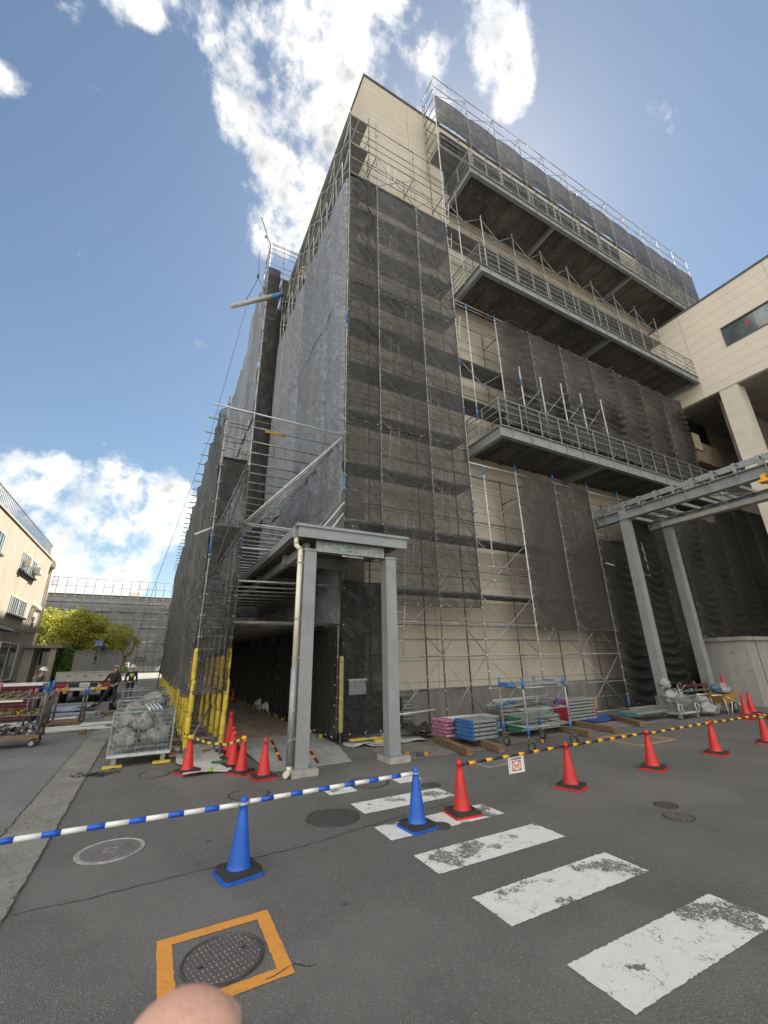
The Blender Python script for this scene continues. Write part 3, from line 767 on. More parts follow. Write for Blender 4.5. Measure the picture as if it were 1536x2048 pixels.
# ---- left facade scaffold ----------------------------------------------------
sl_ = thing('side_scaffold', 'tall scaffold along the left facade behind netting tinted to look skylit', 'scaffold', (4.1, 10.9, 0))
A = Asm(sl_)
YS = [10.0 + 1.8 * i for i in range(0, 22)]
for i, y in enumerate(YS):
    zt = 23.7
    if i: A.part('post', post_mb(4.1, y, .2, zt, blue=[(19.7, 20.2)] if i % 2 else [(21.3, 21.9)]), (STEEL, BLUEP))
    A.part('post', post_mb(4.95, y, .2 if i else 12, zt + .3, r=.022), (STEELD, BLUEP))
    if i == len(YS) - 1: break
    y1 = YS[i + 1]
    for z in [lv(k) for k in range(10, 14)]:
        A.pipe('ledger', (4.1, y, z), (4.1, y1, z), .0215, STEEL)
        if 19 < z < 23: A.pipe('ledger', (4.1, y, z + .9), (4.1, y1, z + .9), .017, STEEL); A.pipe('ledger', (4.95, y, z + .9), (4.95, y1, z + .9), .017, STEELD)
        A.pipe('transom', (4.1, y1, z), (4.95, y1, z), .0215, STEELD)
        if z > 19 and z < 23: A.pipe('brace', (4.08, y, z + .05), (4.08, y1, z + 1.7), .014, STEELW); A.pipe('brace', (4.12, y1, z + .05), (4.12, y, z + 1.7), .014, STEELW)
        if z < 24:
            b = MB().box((4.13, y + .03, z), (4.5, y1 - .03, z + .035)).box((4.52, y + .03, z), (4.92, y1 - .03, z + .035))
            A.part('deck_plank', b, DECKM)
for i in range(12):
    # white guard frames poking out over the sheet top
    y = YS[i] + .9
    A.part('guard_frame', MB().path([(4.05, y - .35, 19.6), (4.0, y - .35, 21.2), (4.0, y + .35, 21.2), (4.05, y + .35, 19.6)], .016, 6), STEELW)
s = 200
for i in range(0, 21):
    y0, y1 = YS[i], YS[i + 1]
    for z0, z1 in ((2.5, 7.9), (7.9, 13.7), (13.7, 19.5)):
        if i > 7 and z0 < 3: z0 = 3
        st = (3 if z0 < 7 else 0) if i < 8 else 2
        A.part('net_sheet', net((4.06, y1, z0), (0, -1, 0), 1.8, z1 - z0, s, st, .09 if z0 < 7 else .075, nu=12 if i < 7 else 10), (NETL, STEELD), (4.05, y0, z0)); s += 1
A.done()

# ---- projecting tower at the far part of the left facade ----------------------------
tw = thing('stair_scaffold_tower', 'tall projecting scaffold tower with a hoist arm beyond the left facade netting', 'scaffold', (3, 20.8, 0))
A = Asm(tw)
for x in (3.05, 3.95, 4.85):
    for y in (20.8, 22.6):
        A.part('post', post_mb(x, y, 6 if x < 4 else 19.4, 28.0), (STEEL, BLUEP))
for k in range(11, 16):
    z = lv(k)
    for zz in (z, z + .9, z + .45):
        A.pipe('ledger', (3.05, 20.8, zz), (4.85, 20.8, zz), .0215, STEEL); A.pipe('ledger', (3.05, 20.8, zz), (3.05, 22.6, zz), .0215, STEEL)
    if z < 26:
        A.part('deck_plank', MB().box((3.1, 20.85, z), (3.9, 22.5, z + .04)), DECKM); A.part('deck_plank', MB().box((4.0, 20.85, z), (4.8, 22.5, z + .04)), DECKM)
A.pipe('ledger', (3.05, 20.8, 27.9), (4.85, 20.8, 27.9), .0243, STEEL)
yy = 22.6
while yy < 62:
    y1 = yy + 1.8; zt = 25.6 if yy < 26 else 23.2
    A.part('post', post_mb(3.05, y1, 6, zt + .6), (STEEL, BLUEP))
    for z0, z1 in ((6.0, 12.4), (12.4, 18.4), (18.4, zt)):
        A.part('net_sheet', net((2.99, y1, z0), (0, -1, 0), 1.8, z1 - z0, int(yy * 10), 2, .06, nu=8, nv=14), (NETL, STEELD), (3, yy, z0))
    yy = y1
for z0, z1 in ((6.0, 12.4), (12.4, 18.4), (18.4, 22.6)):
    A.part('net_sheet', net((2.99, 22.6, z0), (0, -1, 0), 1.8, z1 - z0, int(z0*9), 2, .06), (NETL, STEELD), (3, 21, z0))
    A.part('net_sheet', net((3.05, 20.76, z0), (1, 0, 0), 1.0, z1 - z0, int(z0*7), 3, .05), (NETD, WHITEP), (3.5, 20, z0))  # shade of the end face put in as darker netting than the sides
A.part('net_sheet', net((3.05, 20.76, 22.6), (1, 0, 0), .75, 3.2, 77, 3, .05), (NETD, WHITEP))
# hoist arm
A.part('hoist_arm', MB().tube((3.05, 20.8, 27.6), (2.12, 19.8, 28.6), .03, 8).tube((3.05, 20.8, 26.9), (2.6, 20.3, 28.05), .022, 6).ball((2.6, 20.3, 27.7), .09, 8), GREYD)
A.done()
t = thing('hoisted_plank', 'long blue tipped scaffold plank hanging from the hoist rope', 'scaffold plank', (2.5, 19.0, 21.5))
a_, c_ = Vector((1.12, 20.3, 21.2)), Vector((3.62, 18.3, 21.45))
MB().tube(a_, c_.lerp(a_, .2), .13, 4).build('plank', pm('grey_plank', (.40, .40, .37), (.3, .3, .28), 5, .6), t); MB().tube(c_.lerp(a_, .2), c_, .135, 4).build('blue_end', BLUEP, t)
MB().tube((2.3, 19.36, 23.0), a_.lerp(c_, .25), .018, 6).tube((2.3, 19.36, 23.0), a_.lerp(c_, .72), .018, 6).build('sling', BLK, t)
tag(MB().tube((2.12, 19.8, 28.6), (2.3, 19.36, 23.0), .012, 6).ball((2.28, 19.4, 23.2), .12, 8, sq=(.6, .6, 1.6)).build('hoist_rope', BLK), 'thin dark rope with hook from the hoist arm down to the plank', 'rope')
tag(MB().path([(1.9, 19.66, 21.2), (1.0, 21, 13), (-.5, 23.5, 5), (-1.1, 24.6, 1.5)], .010, 5).build('tag_line', BLK), 'slack guide line from the hanging plank down to the workers', 'rope')

# ---- low wing with yellow padded posts ---------------------------------------------
lw_ = thing('walkway_scaffold', 'low scaffold wing with yellow foam padded posts beside the tunnel', 'scaffold', (1.15, 10, 0))
A = Asm(lw_)
NETW = netmat('wing_netting', (.135, .13, .122), .60, .93, .7, .8)
YW = [10.0, 10.9] + [11.8 + 1.2 * i for i in range(21)]
for i, y in enumerate(YW):
    A.part('post', post_mb(.82, y, .1, 8.5 if i else 8.45, blue=[(4.1, 4.75)] if i == 0 else ()), (STEEL, BLUEP))
    A.part('post', post_mb(1.48, y, .1, 8.4 if i else 12.0, blue=[(4.2, 4.8)] if i == 0 else ()), (STEEL, BLUEP))
    for x in (.82, 1.48):
        if i > 4 and x > 1: continue
        b = MB(); z0 = .28; top = 2.25 if i == 0 else 2.0; k = 0
        while z0 < top - .1:
            z1 = min(top, z0 + .62); j = .012 * math.sin(k * 2.1 + i)
            b.lathe([(.042, 0), (.051 + j*.3, .04), (.054, (z1-z0)*.5), (.050, z1-z0-.04), (.040, z1-z0)], (x + j, y, z0), 12); z0 = z1 + .004; k += 1
        A.part('foam_pad', b, YEL)
        if i < 7:
            for z in (.45, .85, 1.3, 1.7, 2.05): A.part('cable_tie', MB().lathe([(.056, 0), (.059, .006), (.056, .012)], (x, y, z), 10), BLK)
    A.pipe('ledger', (.82, y, 8.1), (1.48, y, 8.1), .0215, STEEL)
    for z in (1.3, 3.1, 4.9, 6.7): A.pipe('transom', (.82, y, z), (1.48, y, z), .018, STEELD)
    if i < len(YW) - 1:
        y1 = YW[i + 1]
        for z in (1.25, 3.0, 4.8, 6.6, 8.1): A.pipe('ledger', (.82, y, z), (.82, y1, z), .0215, STEEL); A.pipe('ledger', (1.48, y, z), (1.48, y1, z), .0215, STEELD)
        A.part('net_sheet', net((.77, y1, 1.2 + .03 * (i % 3)), (0, -1, 0), y1 - y, 6.9, 300 + i, 3, .07, nu=8, nv=26), (NETW, STEELW), (.77, y, 1))
        for z in (4.9, 6.7): A.part('deck_plank', MB().box((.86, y + .03, z), (1.44, y1 - .03, z + .035)), DECKM)
A.part('net_sheet', net((.82, 9.93, 1.25), (1, 0, 0), .66, 5.3, 350, 3, .06, nu=8), (NET, STEELW))
A.pipe('brace', (.85, 10, 3.4), (1.46, 10, 6.4), .016, STEELD)
# pipe stubs sticking out, stair flight inside
A.pipe('ledger', (.45, 9.95, 4.6), (.84, 10.02, 4.85), .0243, STEELW)
for k in range(14): A.part('stair_tread', MB().box((.9, 10.3 + k * .26, 2.4 + k * .21), (1.4, 10.5 + k * .26, 2.43 + k * .21)), STEELD)
A.part('base_board', MB().box((1.3, 9.5, .012), (1.75, 9.72, .05)), GREEN); A.part('base_board', MB().box((.62, 10.9, .012), (1.02, 11.1, .06)), PLY)
for i in range(1, 7):
    for x in (.82, 1.48):
        y = YW[i]; A.part('base_board', MB().box((x - .22, y - .1, .012), (x + .22, y + .1, .055)), PLY); A.part('base_jack', MB().tube((x, y, .055), (x, y, .3), .018, 6), BLUEP)
A.pipe('ledger', (.82, 10, .42), (1.48, 10, .42), .02, STEELD); A.pipe('ledger', (.85, 10, .3), (1.48, 12, .9), .024, STEEL)
A.done()

# ---- portal pipes bridging wing and facade ----------------------------------------------
tu = thing('tunnel_scaffold', 'pipe portal roofing the passage between the wing and the tall scaffold', 'scaffold', (2.8, 10, 0))
A = Asm(tu)
y = 10.0; i = 0
while y < 33:
    A.pipe('cross_pipe', (.43 - .01 * (i % 3), y, 8.12), (4.06, y, 8.12), .0243, STEEL if i else STEELW); y += .72 + .12 * (i % 2); i += 1
for y in [9.96, 10.12] + [10.6 + .45 * k for k in range(16)]: A.pipe('cross_pipe', (1.4, y, 5.02), (4.06, y, 5.0), .0243, STEEL)
for y in [9.96] + [10.8 + .7 * k for k in range(12)]: A.pipe('cross_pipe', (1.4, y, 3.62), (4.06, y, 3.67), .0243, STEEL)
A.pipe('cross_pipe', (1.35, 9.93, 4.4), (3.1, 9.93, 4.42), .0243, STEEL)
for k in range(44): A.pipe('cross_pipe', (1.4, 9.95 + k * .33, 2.70), (4.06, 9.95 + k * .33, 2.70), .0243, STEELD)
for y in (10.0, 10.12, 10.75, 10.9, 11.6, 12.4, 13.2): A.pipe('brace', (1.5, y + .04, 5.05), (4.06, y + .04, 8.1), .0243, STEELW if y < 10.5 else STEEL)
for q in range(4): A.pipe('brace', (2.9 + .14 * q, 9.92, 4.55), (4.06, 9.92, 6.1 - .15 * q), .0243, STEELW if q % 2 else STEELD)
A.part('striped_sleeve', MB().tube((1.95, 10.82, 8.12), (2.55, 10.82, 8.12), .03, 8), YELP)
# dark corner posts and netting lining the passage
for i in range(16):
    y0 = 9.98 + i * 1.8
    A.part('post', post_mb(4.0, y0, .25, 2.66 if i else 4.9), (STEELD, BLUEP))
    A.part('net_sheet', net((3.98, y0 + 1.8, .18), (0, -1, 0), 1.8, 2.5, 400 + i, 2, .06, nu=12), (NETD, WHITEP), (4, y0, 1))
    for q in (.9, 1.7): A.part('foam_foot', MB().tube((3.95, y0 + q, .03), (3.95, y0 + q, .18), .05, 10), YEL)
A.part('net_sheet', net((4.06, 9.90, .22), (1, 0, 0), 1.24, 3.6, 450, 2, .045), (NETD, WHITEP))
A.part('net_sheet', net((1.55, 30.0, 0.1), (1, 0, 0), 2.45, 2.6, 451, 2, .1, nu=20), (NETD, WHITEP))
A.part('foam_pad', MB().lathe([(.04, 0), (.055, .05), (.055, 1.6), (.04, 1.65)], (4.04, 9.83, .3), 12), pm('dirty_foam', (.38, .32, .10), (.2, .17, .07), 9, .7))
A.part('roof_board', MB().box((1.5, 10.4, 2.74), (4.0, 30, 2.78)), pm('dark_board', (.09, .07, .05), (.05, .04, .03), 3, .8))
A.part('roof_board', MB().box((1.5, 10.4, 8.15), (4.0, 10.4 + .01, 8.16)), PLY)
A.done()
# ================================================================== CANOPY OVER THE PASSAGE
cn = thing('entrance_canopy', 'grey steel canopy on two columns at the mouth of the tunnel', 'canopy', (3.4, 8, 0))
for x in (2.55, 4.41):
    MB().hbeam((x, 8.07, .10), (0, 0, 1), 3.92, .25, .25, .016, up=(0, 1, 0)).box((x - .105, 7.925, .10), (x + .105, 7.945, 4.02)) if False else None
    b = MB().box((x - .125, 7.945, .10), (x + .125, 7.96, 4.02)).box((x - .125, 8.18, .10), (x + .125, 8.195, 4.02)).box((x - .008, 7.962, .10), (x + .008, 8.178, 4.02)).box((x - .125, 7.962, .10), (x - .117, 8.178, 4.0))
    b.box((x - .16, 7.93, 3.97), (x + .16, 8.22, 3.99))
    c = b.build('column', GREYP, cn)
    for bx_ in (-.15, .15):
        for by_ in (7.88, 8.26): MB().tube((x + bx_, by_, .10), (x + bx_, by_, .135), .014, 6).build('anchor_bolt', STEELD, cn)
    MB().box((x - .175, 7.86, .1002), (x + .175, 8.28, .112)).build('base_plate', GREYL, cn)
    MB().box((x - .20, 7.80, .0), (x + .26, 8.34, .098)).build('footing', pm('pale_footing', (.40, .37, .33), (.28, .26, .23), 8, .9, 0, .3, 40), cn)
b = MB().box((2.68, 8.02, 3.98), (4.28, 8.04, 4.24)).box((2.68, 7.97, 3.98), (4.28, 8.14, 3.995)).box((3.25, 8.0, 3.93), (3.75, 8.02, 3.965))
for s in range(2):
    for q in (-.10, -.05, .05, .10): b.tube((3.5 + q, 8.005, 4.06 + s * .09), (3.5 + q, 7.995, 4.06 + s * .09), .012, 6, 1)
b.build('beam', [GREYL, BLK], cn)
MB().box((2.24, 7.84, 4.22), (4.78, 7.90, 4.36)).box((2.26, 7.86, 4.36), (4.80, 7.92, 4.46)).box((2.20, 7.82, 4.44), (4.83, 7.95, 4.50)).build('fascia', GREYP, cn)
MB().box((2.3, 7.92, 4.34), (4.76, 9.88, 4.46)).box((2.3, 9.88, 4.34), (3.94, 20, 4.46)).build('roof', GREYP, cn)
b = MB(); y = 8.2
while y < 20: b.box((2.32, y, 4.27), (4.7 if y < 9.7 else 3.93, y + .12, 4.335)); y += .25
b.build('ceiling', pm('brown_corrugated', (.20, .14, .07), (.12, .085, .045), 3, .7), cn)
for y in (9.6, 12.5, 15.5): MB().box((2.42, y, 4.02), (3.93, y + .14, 4.26)).build('beam', GREYP, cn)
for x in (2.5, 3.86): MB().box((x, 8.2, 4.0), (x + .1, 9.8 if x > 3 else 20, 4.2)).build('side_beam', GREYP, cn)
MB().box((2.16, 8.02, 4.24), (2.20, 20, 4.42)).box((2.202, 8.02, 4.24), (2.30, 20, 4.26)).box((2.16, 7.96, 4.22), (2.34, 8.015, 4.44)).build('gutter', GREYP, cn)
for y0, y1 in ((9, 12), (12, 15)):
    MB().tube((2.5, y0, 4.1), (3.9, y1, 4.1), .014, 6).build('tie_rod', STEELD, cn); MB().tube((3.9, y0, 4.1), (2.5, y1, 4.1), .014, 6).build('tie_rod', STEELD, cn)
dp = MB().path([(2.25, 8.0, 4.22), (2.25, 8.0, 4.08), (2.34, 7.98, 3.98), (2.34, 7.98, 1.75)], .047, 12).lathe([(.053, 0), (.053, .06)], (2.34, 7.98, 3.85), 12).build('downpipe', CREAM, cn)
MB().tube((2.335, 7.98, .16), (2.34, 7.98, 1.75), .058, 12).build('guard_pipe', GREYL, dp)
MB().path([(2.335, 7.98, .18), (2.335, 7.95, .07), (2.24, 7.84, .06)], .05, 10).build('outlet_elbow', CREAM, dp)
for z in (.55, 1.5 + .4, 2.6, 3.7): MB().lathe([(.062, 0), (.064, .012), (.062, .025)], (2.34, 7.98, z), 12).box((2.38, 7.96, z), (2.45, 7.98, z + .03)).build('pipe_clamp', GREYL, dp)

# ================================================================== STEEL PERGOLA ON THE RIGHT
pg = thing('steel_pergola', 'open steel canopy frame on two tall columns at the right', 'canopy frame', (15.5, 9, 0))
for x, z1 in ((15.5, 7.2), (18.4, 7.3)):
    b = MB().box((x - .15, 8.92, 0), (x + .15, 8.94, z1 - .38)).box((x - .15, 9.2, 0), (x + .15, 9.22, z1 - .38)).box((x - .15, 8.942, 0), (x - .135, 9.198, z1 - .38)).box((x + .13, 8.942, 0), (x + .145, 9.198, z1 - .38))
    b.box((x - .2, 8.86, z1 - .40), (x + .2, 9.28, z1 - .375)).box((x - .15, 8.94, z1 - .37), (x + .15, 9.2, z1 - .02))
    b.build('column', GREYP, pg)
for x, z in ((15.5, 6.82), (18.4, 6.92)):
    MB().hbeam((x, -2, z), (0, 1, 0), 12.4, .38, .26, .022).build('beam', GREYP, pg)
    y = -1.5
    while y < 10.3:
        for s in (-1, 1): MB().box((x + s*.02 if s > 0 else x - .12, y, z + .024), (x + .12 if s > 0 else x - .02, y + .016, z + .356)).build('stiffener', GREYP, pg)
        y += .75
y = -1.6
while y < 10.3:
    MB().box((15.38, y, 7.21), (15.62, y + .09, 7.235)).box((15.38, y, 7.236), (15.41, y + .09, 7.50)).box((15.38, y, 7.50), (15.66, y + .09, 7.53)).extr([(0, 0), (.5, .0), (.0, .16)], (15.45, y + .04, 7.50), (1, 0, 0), (0, 0, -1), (0, 1, 0), .02).build('bracket', GREYL, pg)
    MB().box((15.66, y, 7.24), (18.4, y + .06, 7.36)).build('purlin', GREYP, pg)
    y += .62
MB().box((15.72, -2, 7.42), (15.76, 10.3, 7.62)).build('edge_angle', GREYL, pg)
MB().box((17.0, -2, 6.60), (17.14, 8.6, 6.76)).build('cable_tray', pm('pale_tray', (.50, .48, .42), (.38, .36, .32), 5, .6), pg)
for k in range(6): MB().tube((17.07, 8 - k * 1.6, 6.76), (17.07, 8 - k * 1.6, 7.25), .02, 6).build('hanger', STEEL, pg)
for k in range(5): MB().tube((15.6, 9 - k * 2.2, 6.95), (18.3, 6.8 - k * 2.2, 6.95), .02, 6).build('tie_rod', STEELD, pg)
MB().path([(14.9, 9.8, 5.2), (17.6, 9.8, 4.9), (17.5, 9.8, 6.3)], .035, 8).build('drain_pipe', GREYP, pg)
t = thing('air_duct', 'dark square duct box hung under the balcony behind the right columns', 'duct', (15.6, 10.5, 5.6)); MB().box((15.0, 10.1, 5.5), (16.3, 11.1, 6.1)).box((16.3, 10.3, 5.6), (17.6, 10.9, 6.0)).build('duct_box', GREYD, t); MB().box((15.0, 10.06, 5.47), (16.3, 10.1, 6.13)).build('flange', GREYL, t)
# yellow thing clamped on the beam at the picture edge
tag(MB().box((15.2, 4.3, 6.62), (15.5, 4.75, 6.70)).box((15.24, 4.34, 6.70), (15.46, 4.46, 6.86)).box((15.24, 4.56, 6.70), (15.46, 4.68, 6.86)).build('beam_clamp', YELP), 'yellow clamp fixed on the pergola beam at the right edge', 'clamp')

# ================================================================== ANNEX BRIDGE
an = thing('annex_building', 'cream panelled upper storey on columns crossing at the right', 'building', (26, 0, 0))
def wall_open(x, y0, y1, z0, z1, oy0, oy1, oz0, oz1, th=.25):
    return MB().box((x, y0, z0), (x + th, y1, oz0)).box((x, y0, oz1), (x + th, y1, z1)).box((x, y0, oz0), (x + th, oy0, oz1)).box((x, oy1, oz0), (x + th, y1, oz1))
wall_open(26.0, -14, 11.1, 15.75, 21.75, -2.0, 7.45, 18.05, 19.35).build('wall', CLADA, an)
MB().box((26.26, -14, 15.76), (38, 11.1, 16.0)).build('soffit', SOFF, an)
MB().box((26.26, -14, 21.4), (38, 11.1, 21.7)).build('roof', CONC, an)
MB().box((25.95, -14, 21.75), (26.2, 11.1, 21.87)).build('parapet_cap', GREYD, an)
f = MB().box((25.97, -2.0, 18.05), (26.1, 7.45, 18.12)).box((25.97, -2, 19.28), (26.1, 7.45, 19.35)).box((25.97, 7.38, 18.12), (26.1, 7.45, 19.28)).box((25.99, 5.0, 18.12), (26.1, 5.05, 19.28)).box((25.99, 2.4, 18.12), (26.1, 2.45, 19.28)).build('window', GREYD, an)
MB().box((26.05, 6.0, 18.12), (26.07, 7.38, 19.28)).build('pane', GLASS, f); MB().box((26.05, 5.05, 18.12), (26.07, 5.99, 19.28)).build('pane', GLASSM, f); MB().box((26.05, -2, 18.12), (26.07, 5.0, 19.28)).build('pane', GLASSM, f)
MB().extr([(-.12, .1), (.12, .1), (0, -.14)], (26.04, 6.3, 18.85), (0, -1, 0), (0, 0, 1), (1, 0, 0), .006).build('red_sticker', RED, f)
for y0 in (7.6, 1.0, -6.0): MB().box((26.05, y0, 0), (26.95, y0 + .85, 15.755)).build('column', CLADA if False else pm('cream_column', (.68, .62, .53), (.60, .54, .46), 1.2, .8, 0, .1, 20), an)
MB().box((26.0, -14, 10.6), (26.5, 7.58, 11.5)).box((26.5, -14, 11.2), (38, 7.58, 11.5)).build('floor_band', MATS['cream_column'], an)
MB().box((34, -14, 0), (34.3, 11.1, 15.75)).build('inner_wall', SOFF, an)
MB().box((26.96, 8.7, 11.6), (34, 8.9, 15.7)).build('inner_wall', SOFF, an)
for k in range(4): MB().tube((26.5, 7 - k*3, 11.6), (26.5, 4.4 - k*3, 15.6), .04, 6).build('brace', GREYD, an)
t = thing('boarding', 'bare plywood boarding box at the end of the lowest balcony', 'boarding', (25.6, 10, 11.8))
MB().box((25.2, 9.92, 11.9), (27.9, 10.3, 13.2)).build('panel', pm('grimy_ply', (.20, .155, .10), (.10, .08, .055), 2.4, .8), t); MB().box((25.0, 9.85, 12.6), (25.7, 9.915, 13.6)).build('panel', pm('pale_ply', (.34, .27, .18), (.24, .19, .12), 3, .7), t)
# shed
sh = thing('concrete_shed', 'low grey rendered shed with a flat roof slab at the right', 'shed', (19.9, 8.15, 0))
SHM = pm('shed_render', (.36, .34, .31), (.27, .255, .235), 1.4, .9, 0, .3, 20, stretch=(1, 1, .25), speck=((.20, .185, .17), 4, .63))
MB().box((19.9, 8.15, 0), (24.5, 9.9, 2.32)).build('wall', SHM, sh)
MB().box((19.78, 8.03, 2.32), (24.6, 9.95, 2.46)).build('roof_slab', CONC, sh)
b = MB()
for x in (20.6, 22.2): b.box((x, 8.13, 0), (x + .02, 8.149, 2.3))
b.build('seam', GREYD, sh); MB().box((19.885, 8.5, .5), (19.899, 9.0, 1.6)).build('stain_panel', SHM, sh)

# ================================================================== LEFT BUILDING
lb = thing('stucco_building', 'old three storey cream stucco block lit by the sun at the left', 'building', (-8.2, 30, 0))
b = MB()
X = -8.2
b.box((X - .3, 12, 4.2), (X, 42, 9.8))
# upper storeys solid, window boxes proud; ground storey with piers
b.build('wall', STUC, lb)
MB().box((-20, 41.7, 0), (X - .302, 42, 9.8)).box((-20, 12, 0), (X - .302, 12.3, 9.8)).build('end_wall', STUC, lb)
MB().box((-20, 12, 9.5), (X - .3, 42, 9.78)).build('roof', CONC, lb); MB().box((-20.1, 11.9, 9.8), (X + .06, 42.06, 9.92)).build('coping', STUC, lb)
b = MB()
for y0, y1 in ((38.6, 42), (33.0, 33.7), (28.4, 29.0), (22, 22.6), (12, 16)): b.box((X - .5, y0, 0), (X - .12, y1, 4.2))
b.box((X - .5, 33.7, 0), (X - .14, 38.6, .9)); b.box((X - .5, 33.7, 3.4), (X - .14, 38.6, 4.2)); b.box((X - .5, 16, 3.5), (X - .14, 33, 4.2))
b.build('ground_storey', STUC, lb)
def window(y0, y1, z0, z1, x=X, nb=6, deep=.0, bars=True):
    f = MB().box((x - .02, y0, z0), (x + .05, y1, z0 + .06)).box((x - .02, y0, z1 - .06), (x + .05, y1, z1)).box((x - .02, y0, z0 + .06), (x + .05, y0 + .07, z1 - .06)).box((x - .02, y1 - .07, z0 + .06), (x + .05, y1, z1 - .06)).box((x - .01, (y0+y1)/2 - .03, z0 + .06), (x + .04, (y0+y1)/2 + .03, z1 - .06)).build('window', WHITEP, lb)
    MB().box((x - .005, y0 + .07, z0 + .06), (x + .012, y1 - .07, z1 - .06)).build('pane', GLASS, f)
    MB().box((x, y0 - .15, z0 - .12), (x + .16, y1 + .15, z0 - .01)).build('sill', GREYD, f)
    if bars:
        b = MB(); n = int((y1 - y0) / .45)
        for k in range(n): yy = y0 + .2 + k * .45; b.box((x + .055, yy, z0 + .05), (x + .075, yy + .12, z1 - .05))
        b.build('shutter_slats', pm('pale_blue_slats', (.45, .52, .50), (.35, .42, .40), 4, .5), f)
for y0 in (33.35, 25.5, 18.0):
    window(y0, y0 + 3.8, 7.65, 8.75); window(y0, y0 + 3.8, 4.95, 6.0)
window(34.2, 38.2, 1.0, 3.3, X - .1, bars=False)
for y0 in (16.3, 22.9, 29.3): window(y0, y0 + 3.4, .4, 3.4, X - .1, bars=False)
for y in (33.7, 36.4, 36.95): MB().box((X + .06, y, 7.9), (X + .42, y + .38, 8.35)).build('ac_unit', CREAM, lb)
for k in range(3): MB().tube((X, 38.7 + k * .45, 5.95), (X + .3, 38.7 + k * .45, 5.9), .12, 10).tube((X + .28, 38.7 + k * .45, 5.95), (X + .3, 38.7 + k * .45, 5.55), .12, 10).build('vent_hood', CREAM, lb)
MB().path([(X + .12, 41.3, 9.3), (X + .12, 41.3, 4.2), (X + .05, 41.4, 0)], .09, 8).box((X + .02, 41.1, 9.25), (X + .3, 41.55, 9.6)).build('downpipe', CREAM, lb)
for z in (5.0, 4.6): MB().box((X, 39.6, z), (X + .05, 40.1, z + .28)).build('wall_plate', GREYD, lb)
b = MB(); y = 12.3
MB().tube((X - .3, 12.3, 11.05), (X - .3, 41.6, 11.05), .03, 6).tube((X - .3, 12.3, 9.98), (X - .3, 41.6, 9.98), .02, 6).tube((X - .3, 41.6, 11.05), (-12, 41.6, 11.05), .03, 6).build('roof_rail', STEELD, lb)
while y < 41.6: b.box((X - .31, y, 9.92), (X - .285, y + .025, 11.05)); y += .28
x = X - .5
while x > -12: b.box((x, 41.59, 9.92), (x + .025, 41.62, 11.05)); x -= .28
b.build('roof_rail', STEELD, lb)
MB().box((X + .01, 12, 4.02), (X + .12, 38, 4.12)).build('string_course', STUC, lb)
# awning
b = MB(); 
for k in range(10):
    a0, a1 = k / 10 * 1.3, (k + 1) / 10 * 1.3
    b.extr([(math.sin(a0) * 1.1, math.cos(a0) * .5), (math.sin(a1) * 1.1, math.cos(a1) * .5), (math.sin(a1) * 1.06, math.cos(a1) * .46), (math.sin(a0) * 1.06, math.cos(a0) * .46)], (X + .1, 14, 3.55), (1, 0, 0), (0, 0, 1), (0, 1, 0), 17.2)
b.build('awning', GREYD, lb)
for k in range(9): MB().path([(X, 14.2 + k * 2.1, 3.2), (X + .45, 14.2 + k * 2.1, 3.75), (X + 1.0, 14.2 + k * 2.1, 3.7)], .03, 6).build('awning_bracket', GREYD, lb)
for y0 in (24, 26.2):
    MB().box((X + .1, y0, 0), (X + .9, y0 + 1.8, 1.9)).build('louvre_cabinet', GREYL, lb)
# porch annex with flat slab roof
pa = thing('porch_annex', 'small flat roofed cream porch building beyond the stucco block', 'building', (-7.3, 40, 0))
MB().box((-8.35, 42.02, 0), (-6.9, 45, 3.1)).box((-8.35, 40.2, 0), (-7.75, 42.0, 3.1)).build('wall', STUC, pa)
MB().box((-8.6, 39.8, 3.1), (-6.1, 45.2, 3.3)).build('roof_slab', CONC, pa); MB().box((-6.75, 40.0, 0), (-6.4, 40.35, 3.1)).build('post', STUC, pa)
f = MB().box((-7.7, 41.9, .6), (-6.95, 42.01, 2.9)).build('window', CREAM, pa); MB().box((-7.65, 41.88, .9), (-7.35, 41.899, 2.85)).box((-7.3, 41.88, .9), (-7.0, 41.899, 2.85)).build('pane', GLASS, f)
b = MB()
for k in range(7): b.box((-7.66, 41.85, .95 + k * .14), (-6.98, 41.879, 1.03 + k * .14))
b.build('shelf', CREAM, f)

# ================================================================== FAR BUILDING WITH ITS OWN SCAFFOLD
fb = thing('far_building', 'long grey low rise block far down the street behind scaffolding', 'building', (-10, 126, 0))
FBM = pm('far_wall', (.46, .46, .46), (.36, .36, .36), .25, .9)
MB().box((-60, 126, 0), (60, 127, 18.2)).build('wall', FBM, fb); MB().box((-60, 127, 17.5), (60, 146, 18)).build('roof', FBM, fb)
MB().box((-60, 125.8, 17.6), (60, 125.99, 18.4)).build('parapet', CONC, fb)
for r_ in range(4):
    for k in range(9):
        x0 = -30 + k * 5.2; z0 = 2.2 + r_ * 3.9; f = MB().box((x0, 125.9, z0), (x0 + 3.6, 125.99, z0 + 1.5)).build('window', GREYL, fb); MB().box((x0 + .1, 125.86, z0 + .1), (x0 + 3.5, 125.89, z0 + 1.4)).build('pane', GLASS, f)
MB().box((-8, 128, 18), (-5, 131, 19.7)).build('roof_box', CREAM, fb)
for k in range(5): MB().box((.2 + k * 1.2, 125.6, 15.6), (.65 + k * 1.2, 125.79, 16.5)).build('lit_opening', WHITEP, fb)
fs = thing('far_scaffold', 'distant scaffold grid with dark netting standing before the far block', 'scaffold', (-10, 123.5, 0))
A = Asm(fs)
x = -34.0
while x < 12:
    A.part('post', MB().tube((x, 123.5, 0), (x, 123.5, 22.0), .085, 5), GREYD, (x if x > -25 else x, 123.5, 5)); x += 1.9
